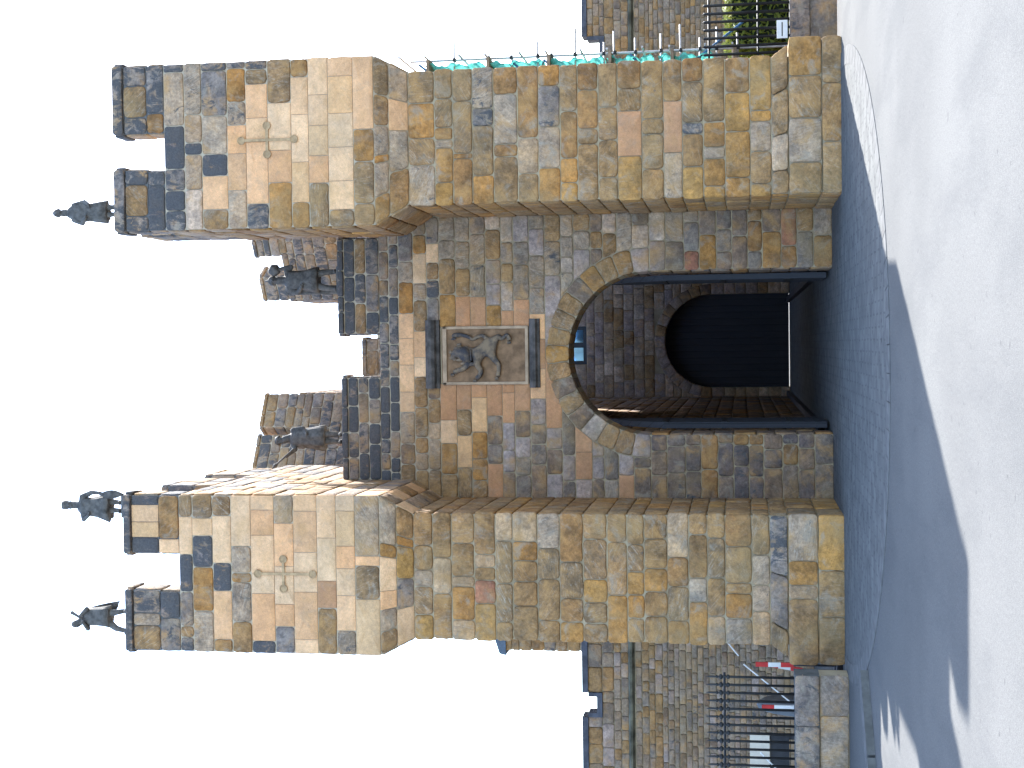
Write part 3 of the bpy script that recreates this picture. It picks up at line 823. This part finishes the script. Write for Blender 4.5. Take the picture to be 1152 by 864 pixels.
for i in range(0, n - 1, 2):
    j = min(i + 2, n - 1)
    def mixp(p, q, t): return (p[0] + (q[0] - p[0]) * t, p[1] + (q[1] - p[1]) * t)
    a, b2, c2, d2 = mixp(inn[i], inn[j], .02), mixp(inn[i], inn[j], .98), mixp(out[i], out[j], .98), mixp(out[i], out[j], .02)
    kb.add([(*a, .0), (*b2, .0), (*c2, .0), (*d2, .0), (*a, .016), (*b2, .016), (*c2, .008), (*d2, .008)], [(4, 5, 6, 7), (3, 2, 6, 7), (0, 1, 5, 4), (0, 3, 7, 4), (1, 2, 6, 5)])
tag(kb.build('kerb_ring', KERB), kind='structure')
# dark guard kerbs along the passage
for x0, x1 in ((-1.66, -1.50), (1.45, 1.62)):
    M = MB(); M.box(x0, x1, 2.7, FY - .05, 0, .14, 0, .02); M.build('guard_kerb', DARKP, barb)
# kerb leaving the apron to the left, with the footway behind it
kk = MB(); pth = [(-4.45, -6.75), (-5.3, -7.75), (-7.2, -9.6), (-12, -13.5)]
for (xa, ya), (xb, yb) in zip(pth, pth[1:]):
    dv = Vector((xb - xa, yb - ya)); L = dv.length; dv /= L; nv = Vector((dv.y, -dv.x)); k = max(1, round(L / .9))
    for i in range(k):
        p, q = Vector((xa, ya)) + dv * (L * i / k + .006), Vector((xa, ya)) + dv * (L * (i + 1) / k - .006)
        vs = [p, q, q - nv * .32, p - nv * .32]
        kk.add([(*v, 0) for v in vs] + [(*v, .10) for v in vs], [(4, 5, 6, 7), (0, 1, 5, 4), (1, 2, 6, 5), (2, 3, 7, 6), (3, 0, 4, 7)])
tag(kk.build('road_kerb', KERB), kind='structure')

# ------------------------------------------------------------------ FLANKING WALLS
def coping(M, x0, x1, y0, y1, z, h=.14):
    M.box(x0, x1, y0 - .06, y1 + .06, z, z + h)
COPE = mat_plain('shade_dark_coping', (.075, .08, .10), .9, .35, 4, bump=.4)  # backlit shade of the coping is put into its dark colour
def curtain_wall(x0, x1, y, zt, cren, zstr, label, pal):
    th = .42
    root = empty('curtain_wall', ((x0 + x1) / 2, y, 0), label, 'wall')
    m = Masonry(); zs = courses(0, zstr - .09, .11, .18) + [zstr + .07] + courses(zstr + .07, zt - .14, .15, .24)[1:]
    def blk(t):
        if zstr - .09 <= t <= zstr + .07: return []
        if t < cren[0][2]: return [(x0, x1)]
        iv = []; a = x0
        for c0, c1, z in cren: iv.append((a, c0)); a = c1
        iv.append((a, x1)); return iv
    zc = cren[0][2]
    zs = [z for z in zs if abs(z - zc) > .13]; zs.append(zc); zs.sort()
    m.fill(*front(y), x0, x1, zs, pal, (.22, .5), blk, gap=.006, prot=.014)
    m.core.box(x0, x1, y + .02, y + th, 0, zc, 1)
    a = x0
    for c0, c1, z in list(cren) + [(x1, x1, 0)]:
        m.core.box(a, c0, y + .02, y + th, zc, zt - .14, 1); a = c1
    m.build('walling', root, mat_mortar())
    cp = MB(); a = x0
    for c0, c1, z in list(cren) + [(x1, x1, 0)]:
        coping(cp, a - .0, c0 + .0, y, y + th, zt - .14); 
        if c1 > c0:
            coping(cp, c0 + .10, c1 - .10, y, y + th, zc - .0, .13)
            cp.box(c0 + .002, c0 + .10, y - .05, y + th, zc, zt - .142); cp.box(c1 - .10, c1 - .002, y - .05, y + th, zc, zt - .142)
        a = c1
    cp.build('coping', COPE, root)
    st = MB(); st.prism([(y + .03, zstr - .08), (y - .10, zstr - .02), (y - .12, zstr + .03), (y + .03, zstr + .09)], 0, x0, x1)
    st.build('string_course', mat_plain('mossy_string_course', (.13, .125, .095), .95, .6, 2.5, bump=.4), root)
    return root
curtain_wall(-18, -4.9, 8.0, 5.43, [(-16.4, -15.7, 4.95), (-12.6, -11.9, 4.95), (-8.75, -8.16, 4.95)], 4.25,
             'long battlemented curtain wall behind the iron railings left of the gatehouse', lambda s_, t_: pick('HHtHZgI') if t_ > 3.5 else pick('HIHVdHZ'))
curtain_wall(4.9, 18.6, 14.0, 5.90, [(7.75, 8.62, 5.28), (12.2, 13.0, 5.28)], 4.55,
             'battlemented curtain wall behind the scaffolding right of the gatehouse', lambda s_, t_: pick('HHItHgI'))

def low_wall(x0, x1, y0, y1, z0, zc, zt, label, pal):
    root = empty('low_wall', ((x0 + x1) / 2, (y0 + y1) / 2, z0), label, 'wall')
    m = Masonry()
    m.fill(*front(y0), x0, x1, [z0, z0 + (zc - z0) * .0 + (zc - z0)], pal, (.5, .9), prot=.012, gap=.006)
    m.core.box(x0, x1, y0 + .02, y1, z0, zc); m.build('walling', root)
    c = Masonry(); e = .03
    c.fill(*front(y0 - .05), x0, x1, [zc, zt], lambda s_, t_: pick('dVd'), (.9, 1.3), prot=.01, gap=.005)
    c.core.box(x0, x1, y0 - .03, y1 + .04, zc, zt, 0); c.build('coping', root, KERB)
    return root
low_wall(-17, -5.09, -3.40, -3.0, 0, .45, .83, 'low plain stone wall carrying the black iron railings left of the gatehouse', lambda s_, t_: pick('HIIH'))
low_wall(5.0, 18, 1.5, 1.95, -1.6, .30, .66, 'low stone wall under the railings beyond the right tower', lambda s_, t_: pick('NIVI'))

def railings(x0, x1, y, zb, zr, zt, pitch, label, knob, low=None, cat='railings', q=1.):
    root = empty('iron_railings', ((x0 + x1) / 2, y, zb), label, cat)
    M = MB(); M.tube([(x0, y, zr), (x1, y, zr)], .020, 8); M.build('rail', IRON, root)
    if low: M = MB(); M.tube([(x0, y, low), (x1, y, low)], .018, 8); M.build('rail', IRON, root)
    M = MB(); M.tube([(0, y, zb), (0, y, zr + .06), (0, y, zr + .10), (0, y, zt - .06), (0, y, zt)], [.021 * q, .021 * q, .017 * q, .016, .003], 8)
    if knob:
        for zz, rr in ((zr - .06, .042), (zr + .055, .048), (zr + .12, .03)): M.ball((0, y, zz), rr, 1, 0, (1, 1, .8))
    x = x0 + pitch / 2; proto = None
    while x < x1:
        if proto is None:
            proto = M.build('baluster', IRON, root, True); o = proto
            base_x = -root.location.x
        else:
            o = proto.copy(); COL.objects.link(o); o.parent = root
        o.location.x = x
        x += pitch
    return root
railings(-16.9, -5.12, -3.2, .83, 1.92, 2.21, .128, 'row of black spiked iron railings on the low wall left of the gatehouse', True)
railings(5.05, 17, 1.72, .66, 2.17, 2.30, .155, 'plain black railings with flat top rail right of the gatehouse', False, 1.25, q=1.35)

# notice on the right-hand railings
M = MB(); M.box(5.84, 6.18, 1.66, 1.68, .70, .90); nb = M.build('notice_board', WHITEP); tag(nb, 'small white notice fixed low on the right-hand railings', 'notice')
M = MB(); M.box(5.88, 6.14, 1.654, 1.659, .79, .81); M.build('print_line', DARKP, nb)

# hedge
def hedge(x0, x1, y0, y1, z0, z1):
    bm = bmesh.new(); r = random.Random(3)
    vs, fs = [], []
    for i in range(9000):
        u = r.random()
        x, y, z = r.uniform(x0, x1), r.uniform(y0, y1), r.uniform(z0, z1)
        if r.random() < .75:
            k = r.random()
            if k < .4: z = z1 + r.gauss(0, .05)
            elif k < .75: y = y0 + r.gauss(0, .05)
            elif k < .87: x = x0 + r.gauss(0, .05)
            else: y = y1 + r.gauss(0, .05)
        s = r.uniform(.03, .075); d = Vector((r.gauss(0, 1), r.gauss(0, 1), r.gauss(0, 1))).normalized(); e = d.orthogonal().normalized() * s; d = d * s * 1.6
        o = len(vs); p = Vector((x, y, z)); vs += [p - d, p + e * .6, p + d, p - e * .6]; fs.append((o, o + 1, o + 2, o + 3))
    o = obj('hedge', vs, fs, HEDGE); tag(o, 'clipped yellow-green hedge behind the right-hand railings', 'hedge')
    M = MB(); M.box(x0 + .06, x1 - .06, y0 + .06, y1 - .06, 0, z1 - .06); M.build('dense_core', mat_plain('hedge_core', (.012, .018, .008), .95, .3, 8), o)
def mat_hedge():
    k = NT('hedge_leaves', .6); oi = k.noise(9, 3)
    c = k.mix(k.ramp(oi, .3, .7), (.12, .14, .02), (.27, .27, .05)); k.fin(c)
    tr = k.n.new('ShaderNodeBsdfTranslucent'); tr.inputs['Color'].default_value = (.25, .27, .04, 1)
    mx = k.n.new('ShaderNodeMixShader'); mx.inputs[0].default_value = .35
    k.L(k.b.outputs[0], mx.inputs[1]); k.L(tr.outputs[0], mx.inputs[2]); k.L(mx.outputs[0], k.n['Material Output'].inputs['Surface'])
    return k.m
HEDGE = mat_hedge()
hedge(6.15, 12.0, 3.6, 4.9, 0, 1.80)

# ------------------------------------------------------------------ SCAFFOLDING on the far side of the right tower
sc = empty('scaffolding', (5.5, 2, -1.6), 'tube scaffolding with turquoise debris netting beside the right tower', 'scaffolding')
sy = [2.2, 3.9, 5.6]; sxs = (4.95, 5.80)
zl = [.55, 1.75, 2.95, 4.15, 5.35, 6.55, 7.75]
for y in sy:
    for x in sxs:
        M = MB(); M.tube([(x, y, -1.6 if y < 3.2 else 0), (x, y, 8.1)], .025, 8); M.build('standard', STEEL, sc)
for z in zl[1:]:
    M = MB()
    M.box(4.9, 5.78, 1.9, 5.8, z - .10, z - .04); M.build('platform', BOARD, sc)
    M = MB(); M.tube([(5.80 + .035, 1.85, z + .5), (5.80 + .035, 6., z + .5)], .022, 6); M.tube([(5.80 + .03, 1.85, z - .02), (5.80 + .03, 6., z - .02)], .022, 6); M.build('ledger', STEEL, sc)
for i, z in enumerate([zz for zz in [1.62, 2.03, 2.35, 2.72, 3.1, 3.6, 4.0, 4.22, 4.78, 5.25, 5.52, 6.05, 6.5, 7.2]]):
    M = MB(); y = sy[0] + (.05 if i % 2 else .0) ; ln = [.28, .42, .22, .5, .33][i % 5]
    M.tube([(5.0, y - .06, z), (5.80 + ln, y - .06, z + rng.uniform(-.02, .02))], .020, 8); M.build('transom', STEEL, sc)
    M = MB(); M.box(5.765, 5.84, y - .09, y + .03, z - .03, z + .03, 0, .01); M.build('coupler', IRON, sc)
for a, b in (((5.0, 2.1, 7.0), (5.72, 2.1, 7.9)), ((5.0, 2.05, 4.6), (5.72, 2.1, 5.4)), ((5.68, 2.1, 6.0), (5.02, 2.1, 5.3)), ((5.1, 2.1, 3.1), (5.75, 2.1, 3.7)), ((5.35, 2.1, 2.75), (6.3, 2.12, 1.5)), ((5.7, 2.2, 5.4), (5.7, 5.6, 6.5))):
    M = MB(); M.tube([a, b], .024, 8); M.build('brace', STEELB, sc)
def netting(y0, y1, x, z0, z1):
    nx, nz = 10, 20; vs = []; fs = []
    for j in range(nz + 1):
        for i in range(nx + 1):
            vs.append((x + .035 * math.sin(i * 2.1 + j * .8) + .02 * math.sin(j * 1.9), y0 + (y1 - y0) * i / nx, z0 + (z1 - z0) * j / nz))
    for j in range(nz):
        for i in range(nx): q = j * (nx + 1) + i; fs.append((q, q + 1, q + nx + 2, q + nx + 1))
    obj('netting', vs, fs, NET, sc, True)
for z0, z1 in ((2.1, 3.15), (3.25, 4.15), (4.2, 5.3), (5.4, 6.45), (6.6, 7.75)): netting(1.95, 5.9, 5.67, z0, z1)

# ------------------------------------------------------------------ works clutter behind the left railings
def striped_post(x, y, z0, lean, bands, label):
    root = empty('barrier_post', (x, y, 0), label, 'barrier post', 'striped posts behind the left railings')
    n = len(bands); h = 1.0
    for i, b in enumerate(bands):
        a0, a1 = z0 + h * i / n * .62, z0 + h * (i + 1) / n * .62
        M = MB(); M.prism([(x - .038 + lean * (a0 - z0) * 4, a0), (x + .038 + lean * (a0 - z0) * 4, a0), (x + .038 + lean * (a1 - z0) * 4, a1), (x - .038 + lean * (a1 - z0) * 4, a1)], 1, y - .02, y + .02)
        M.build('red_band' if b == 'r' else 'white_band', REDP if b == 'r' else WHITEP, root)
    B = MB(); B.box(x - .2, x + .2, y - .15, y + .15, 0, .10, 0, .02); B.tube([(x, y, .1), (x, y, z0 + .02)], .02, 6); B.build('foot', DARKP, root)
striped_post(-5.26, -1.9, .80, .0, 'rwrd'.replace('d', 'r')[:3], 'red and white striped post tight against the left tower')
striped_post(-5.50, -1.2, .62, .04, 'rwr', 'red and white striped post between the first railings, its red tip leaning')
striped_post(-6.05, -1.6, .70, .0, 'wwr', 'mostly white striped post beside the grey tarpaulin heap')
def rod(a, b, label):
    M = MB(); M.tube([a, b], .014, 6); o = M.build('aluminium_pole', WHITEP); tag(o, label, 'pole', 'pale poles leaning behind the left railings')
    return o
rod((-4.95, -1.0, 2.0), (-5.25, -1.3, 1.7), 'short pale pole slanting high up next to the left tower')
rod((-5.35, -1.5, 1.62), (-5.95, -1.6, .85), 'long pale pole slanting past the striped posts')
rod((-6.85, -1.5, 1.35), (-7.5, -1.6, .7), 'pale pole slanting down right of the cream hoarding')
tp = MB()
bm = bmesh.new(); bmesh.ops.create_uvsphere(bm, u_segments=24, v_segments=12, radius=1)
for v in bm.verts:
    t = math.atan2(v.co.y, v.co.x); k = 1 + .1 * math.sin(5 * t) + .06 * math.sin(9 * t + v.co.z * 3)
    v.co = Vector((-6.25 + v.co.x * .21 * k, -.6 + v.co.y * .35 * k, max(0., .45 + v.co.z * .95 * (1 if v.co.z > 0 else .6))))
tp.bm(bm); tag(tp.build('tarpaulin_heap', TARP, None, True), 'grey tarpaulin draped over a heap behind the left railings', 'tarpaulin')
hb = empty('hoarding', (-8.4, 0, 0), 'cream horizontal hoarding board on dark posts at the left edge', 'hoarding')
M = MB(); M.box(-10.2, -6.95, -.03, .03, 1.17, 1.52); M.build('board', CREAM, hb)
M = MB(); M.box(-7.9, -6.97, .032, .06, .82, 1.16); M.build('lower_panel', DARKP, hb); M = MB(); M.box(-10.1, -8.8, .032, .06, .82, 1.16); M.build('lower_panel', DARKP, hb)
M = MB()
for x in (-7.0, -8.3, -9.6): M.box(x - .04, x + .04, .07, .15, 0, 1.5)
M.build('post', DARKP, hb)
lp = empty('warning_lamp', (-7.95, -1.4, 0), 'small amber warning lamp on a stick behind the left railings', 'lamp')
M = MB(); M.tube([(-7.95, -1.4, 0), (-7.95, -1.4, 1.08)], .018, 6); M.box(-8.01, -7.89, -1.45, -1.35, 1.06, 1.14, 0, .01); M.build('stick', DARKP, lp)
M = MB(); M.lathe([(.02, 1.26), (.06, 1.23), (.07, 1.18), (.065, 1.14)], 14, cx=-7.95, cy=-1.4); M.build('lens', AMBER, lp, True)

# ------------------------------------------------------------------ STATUES
def statue(loc, label, P, E, root, head, extras, garments, group='stone figures on the battlements', hs=1.):
    """P: name->(x,y,z,r) joints, one continuous skinned body with face, hands and feet melted in"""
    me = bpy.data.meshes.new('statue_body'); mb_ = MB()
    for a, b in E:
        pa, pb = Vector(P[a][:3]), Vector(P[b][:3]); n = max(2, int((pb - pa).length / .03))
        for i in range(n + 1):
            t = i / n; mb_.ball(tuple(pa.lerp(pb, t)), P[a][3] + (P[b][3] - P[a][3]) * t, 2, 0, (1, .82, 1) if b in ('belly', 'chest') else (1, 1, 1))
    me.from_pydata(mb_.v, [], mb_.f)
    bm = bmesh.new(); bm.from_mesh(me)
    def ball(c, r, sc=(1, 1, 1)):
        b2 = bmesh.ops.create_icosphere(bm, subdivisions=2, radius=r)
        for v in b2['verts']: v.co = Vector((v.co.x * sc[0] + c[0], v.co.y * sc[1] + c[1], v.co.z * sc[2] + c[2]))
    hx, hy, hz, hr, turn = head
    ct, st = math.cos(turn), math.sin(turn)
    F = lambda dx, dy, dz: (hx + dx * ct - dy * st, hy + dx * st + dy * ct, hz + dz)
    ball((hx, hy, hz + hr * .15), hr, (.86, .95, 1.05)); ball(F(0, -hr * .25, -hr * .55), hr * .62, (.95, .9, .9))       # skull, jaw
    ball(F(0, -hr * 1.02, -hr * .05), hr * .20, (.7, 1.1, 1.5)); ball(F(0, -hr * .9, -hr * .58), hr * .22, (1.4, .6, .5))   # nose, mouth
    for s_ in (-1, 1):
        ball(F(s_ * hr * .34, -hr * .93, hr * .32), hr * .20, (1.3, .5, .5)); ball(F(s_ * hr * .88, 0, -hr * .02), hr * .2, (.5, .8, 1.3))   # brow, ear
    for c, r, q in extras: ball(c, r, q)
    bm.to_mesh(me); bm.free()
    tmp = bpy.data.objects.new('tmp', me); COL.objects.link(tmp)
    rm = tmp.modifiers.new('r', 'REMESH'); rm.mode = 'VOXEL'; rm.voxel_size = .011; rm.use_smooth_shade = True
    sm = tmp.modifiers.new('s', 'SMOOTH'); sm.iterations = 2; sm.factor = .4
    out = bpy.data.meshes.new_from_object(tmp.evaluated_get(bpy.context.evaluated_depsgraph_get()))
    bpy.data.objects.remove(tmp); bpy.data.meshes.remove(me)
    out.materials.clear(); out.materials.append(STATUE)
    o = bpy.data.objects.new('statue', out); COL.objects.link(o); o.location = loc
    out.polygons.foreach_set('use_smooth', [True] * len(out.polygons))
    tag(o, label, 'statue', group)
    for nm, mb in garments:
        c2 = obj(nm, mb.v, mb.f, STATUE, None, True); c2.parent = o
        b3 = bmesh.new(); b3.from_mesh(c2.data); bmesh.ops.recalc_face_normals(b3, faces=b3.faces[:]); b3.to_mesh(c2.data); b3.free()
    return o
def hand(c, r=.026, d=(0, 0, -1)):
    """palm, four fingers of different length and a thumb"""
    d = Vector(d).normalized(); a = d.orthogonal().normalized(); b = d.cross(a); c = Vector(c); L = [(tuple(c + d * r * .6), r, (1, 1, 1))]
    for i, ln in enumerate((.9, 1.1, 1.15, .95)):
        for t in (.5, 1.): L.append((tuple(c + d * r * (1.2 + ln * t) + a * r * (i - 1.5) * .55 + b * r * .3 * t), r * .34, (1, 1, 1)))
    for t in (.4, .9): L.append((tuple(c + d * r * (.6 + .7 * t) + b * r * (.8 + .5 * t)), r * .36, (1, 1, 1)))
    return L
def foot(c, r=.045): return [((c[0], c[1] - .06, c[2] + r * .6), r, (.95, 2., .75))]
BONES = [('pelvis', 'belly'), ('belly', 'chest'), ('chest', 'neck'), ('neck', 'skull'), ('chest', 'shR'), ('shR', 'elR'), ('elR', 'haR'), ('chest', 'shL'), ('shL', 'elL'), ('elL', 'haL'),
         ('pelvis', 'hipR'), ('hipR', 'knR'), ('knR', 'ftR'), ('pelvis', 'hipL'), ('hipL', 'knL'), ('knL', 'ftL')]
def skeleton(pel, bel, che, nec, sku, R_, L_, lr, ll, k=1.):
    k *= .98; r = dict(pelvis=.105, belly=.10, chest=.12, neck=.07, skull=.068, sh=.06, el=.045, ha=.032, hip=.078, kn=.054, ft=.038)
    P = dict(pelvis=(*pel, r['pelvis'] * k), belly=(*bel, r['belly'] * k), chest=(*che, r['chest'] * k), neck=(*nec, r['neck'] * k), skull=(*sku, r['skull'] * k))
    for s_, A, G in (('R', R_, lr), ('L', L_, ll)):
        for nm, p in zip(('sh', 'el', 'ha'), A): P[nm + s_] = (*p, r[nm] * k)
        for nm, p in zip(('hip', 'kn', 'ft'), G): P[nm + s_] = (*p, r[nm] * k)
    return P

# squat worn figure on the right tower
P1 = skeleton((0, 0, .46), (0, 0, .62), (0, 0, .80), (0, 0, .95), (0, 0, 1.06), [(.12, 0, .86), (.18, -.02, .66), (.13, -.12, .55)], [(-.12, 0, .86), (-.19, -.02, .70), (-.10, -.13, .60)],
              [(.06, 0, .42), (.07, -.02, .22), (.085, 0, .05)], [(-.06, 0, .42), (-.05, -.02, .22), (-.045, 0, .05)])
tun = MB(); tun.lathe([(.07, .99), (.11, .93), (.15, .84), (.16, .70), (.145, .58), (.165, .42), (.178, .24), (.15, .235)], 36, 1., .72, fold=.16, nf=9)
bs = MB(); bs.box(-.13, .15, -.13, .13, 0, .05, 0, .015)
statue((2.52, -2.48, 12.20), 'worn bare-headed stone figure in a long tunic, alone on the right tower', P1, BONES, 'pelvis', (.0, -.01, 1.15, .088, 0),
       foot((.085, 0, .05)) + foot((-.045, 0, .05)) + hand((.13, -.12, .55), .026, (-1, -.3, -.4)) + hand((-.10, -.13, .60), .026, (1, -.2, -.3)), [('tunic', tun), ('base', bs)])

# helmeted figure with skirted coat on the inner merlon of the left tower
P2 = skeleton((0, 0, .58), (0, 0, .70), (0, 0, .83), (0, 0, .95), (0, 0, 1.05), [(.14, 0, .88), (.22, .0, .71), (.22, -.06, .54)], [(-.13, 0, .87), (-.25, .0, .86), (-.17, -.11, .72)],
              [(.06, 0, .53), (.06, -.02, .34), (.05, 0, .14)], [(-.07, 0, .53), (-.085, -.02, .34), (-.095, 0, .14)])
coat = MB(); coat.lathe([(.08, .95), (.165, .86), (.15, .72), (.165, .60), (.205, .46), (.235, .36), (.2, .355)], 30, 1.05, .7, cx=-.03, fold=.14, nf=6)
hat = MB(); hat.lathe([(.06, 1.245), (.078, 1.24), (.08, 1.19), (.074, 1.15), (.07, 1.14)], 18)
shd = MB()
ol = [(.20 + .075 * math.sin(t * PI) * (1 if k else -1), .52 - .46 * t) for k in (1, 0) for t in ([i / 10 for i in range(11)] if k else [1 - i / 10 for i in range(1, 10)])]
shd.prism(ol, 1, -.14, -.09)
bs = MB(); bs.box(-.20, .19, -.15, .15, 0, .11, 0, .02)
statue((-2.58, -2.48, 12.14), 'stone figure in a flat hat and flared coat with a shield at its side', P2, BONES, 'pelvis', (0, -.01, 1.10, .078, 0),
       foot((.05, 0, .13)) + foot((-.095, 0, .13)) + hand((.22, -.06, .54), .026) + hand((-.17, -.11, .72), .026, (1, 0, -.2)), [('coat', coat), ('hat', hat), ('shield', shd), ('base', bs)])

# leaning figure with club and billowing cloak on the outer merlon of the left tower
P3 = skeleton((.02, 0, .52), (.03, 0, .65), (.02, 0, .78), (-.03, 0, .89), (-.08, -.01, .98), [(.12, 0, .85), (.17, -.09, .80), (.06, -.13, .90)], [(-.09, 0, .85), (-.18, -.05, .80), (-.07, -.14, .84)],
              [(.08, 0, .47), (.11, -.03, .28), (.14, 0, .08)], [(-.06, 0, .46), (-.17, -.04, .28), (-.235, 0, .05)])
clk = MB()
cp_ = []
for i in range(9):
    t = i / 8
    for j in range(9):
        u = j / 8; wv_ = .02 * math.sin(j * 2.4 + i)
        cp_.append((.14 + .13 * t - u * (.25 + .06 * t) + .02 * math.sin(3 * t), .09 + .06 * t + wv_, .90 - .60 * t + .12 * u * t))
clk.add(cp_, [(i * 9 + j, i * 9 + j + 1, i * 9 + j + 10, i * 9 + j + 9) for i in range(8) for j in range(8)])
clk.add([(x, y + .03, z) for x, y, z in cp_], [(i * 9 + j, i * 9 + j + 1, i * 9 + j + 10, i * 9 + j + 9) for i in range(8) for j in range(8)])
edge = [i * 9 for i in range(9)] + [72 + j for j in range(1, 9)] + [i * 9 + 8 for i in range(7, -1, -1)] + [j for j in range(7, 0, -1)]
clk.add(cp_ + [(x, y + .03, z) for x, y, z in cp_], [(edge[k], edge[(k + 1) % len(edge)], edge[(k + 1) % len(edge)] + 81, edge[k] + 81) for k in range(len(edge))])
tu3 = MB(); tu3.lathe([(.08, .92), (.155, .84), (.155, .68), (.17, .52), (.19, .40), (.16, .395)], 26, 1., .75, cx=.02, fold=.1)
clb = MB(); clb.tube([(.00, -.13, .86), (.07, -.12, .99), (.115, -.11, 1.075)], [.018, .024, .034], 10)
bs = MB(); bs.box(-.30, .22, -.14, .14, 0, .05, 0, .015)
statue((-4.56, -2.48, 12.14), 'stone figure leaning to one side with a club over its shoulder', P3, BONES, 'pelvis', (-.11, -.02, 1.03, .078, -.3),
       foot((.14, 0, .06)) + foot((-.235, 0, .05)) + hand((.06, -.13, .90), .026, (-1, 0, .2)) + hand((-.07, -.14, .84), .026, (1, 0, .3)), [('cloak', clk), ('tunic', tu3), ('club', clb), ('base', bs)])

# broad figure hoisting a boulder on the right merlon of the gate wall
P4 = skeleton((0, 0, .62), (0, 0, .78), (0, 0, .95), (0, 0, 1.12), (0, -.01, 1.22), [(.17, 0, 1.05), (.25, .0, .98), (.22, -.04, 1.18)], [(-.17, 0, 1.02), (-.235, -.02, .84), (-.13, -.13, .74)],
              [(.09, 0, .55), (.14, -.03, .32), (.15, 0, .07)], [(-.09, 0, .55), (-.15, -.03, .32), (-.18, 0, .05)], 1.18)
tu4 = MB(); tu4.lathe([(.10, 1.10), (.19, 1.0), (.18, .86), (.185, .72), (.225, .56), (.235, .44), (.2, .435)], 30, 1., .72, fold=.10)
hl = MB(); hl.lathe([(.012, 1.49), (.02, 1.44), (.05, 1.42), (.085, 1.38), (.095, 1.33), (.088, 1.31)], 20)
bo = MB(); bm = bmesh.new(); bmesh.ops.create_icosphere(bm, subdivisions=3, radius=.115)
for v in bm.verts: v.co = v.co * (1 + .1 * math.sin(v.co.x * 40) * math.cos(v.co.z * 33)) + Vector((.205, -.02, 1.30))
bo.bm(bm)
sp4 = MB(); sp4.box(-.27, -.10, .10, .22, 0, 1.15, 0, .03)
bs = MB(); bs.box(-.27, .24, -.16, .24, -.01, .06, 0, .02)
statue((1.40, .26, 9.05), 'burly helmeted stone figure hoisting a boulder on its shoulder above the gate', P4, BONES, 'pelvis', (0, -.02, 1.31, .086, 0),
       foot((.15, 0, .07), .05) + foot((-.18, 0, .06), .05) + hand((.22, -.04, 1.18), .03, (0, -.3, 1)) + hand((-.13, -.13, .74), .03, (1, 0, -.3)), [('tunic', tu4), ('helmet', hl), ('boulder', bo), ('support', sp4), ('base', bs)])

# cloaked figure thrusting a spear sideways on the left merlon of the gate wall
P5 = skeleton((.03, 0, .60), (.03, 0, .76), (.05, 0, .93), (.03, 0, 1.10), (-.0, -.01, 1.20), [(.17, 0, 1.03), (.21, .0, .85), (.12, -.13, .74)], [(-.08, 0, 1.04), (-.18, -.08, .98), (-.28, -.13, 1.10)],
              [(.09, 0, .54), (.10, -.03, .30), (.10, 0, .06)], [(-.04, 0, .54), (-.035, -.03, .30), (-.04, 0, .06)], 1.12)
co5 = MB(); co5.lathe([(.09, 1.09), (.18, 1.0), (.18, .84), (.19, .68), (.215, .52), (.225, .40), (.2, .395)], 30, 1., .74, cx=.03, fold=.13, nf=8)
sp5 = MB(); sp5.tube([(-.16, -.14, .98), (-.28, -.15, 1.12), (-.46, -.16, 1.33)], [.018, .018, .018], 8); sp5.tube([(-.45, -.16, 1.32), (-.48, -.16, 1.355), (-.54, -.16, 1.42)], [.018, .036, .003], 8)
ca5 = MB(); ca5.lathe([(.03, 1.40), (.07, 1.385), (.09, 1.345), (.1, 1.315), (.08, 1.31)], 18, cx=-.02)
bs = MB(); bs.box(-.16, .22, -.15, .16, -.01, .05, 0, .02)
statue((-1.62, .26, 9.0), 'capped stone figure in a long coat thrusting a spear outwards beside the left tower', P5, BONES, 'pelvis', (-.02, -.02, 1.28, .082, -.5),
       foot((.10, 0, .06), .05) + foot((-.04, 0, .06), .05) + hand((.12, -.13, .74), .03, (-1, 0, .2)) + hand((-.28, -.13, 1.10), .03, (-.7, 0, .7)), [('coat', co5), ('spear', sp5), ('cap', ca5), ('base', bs)])
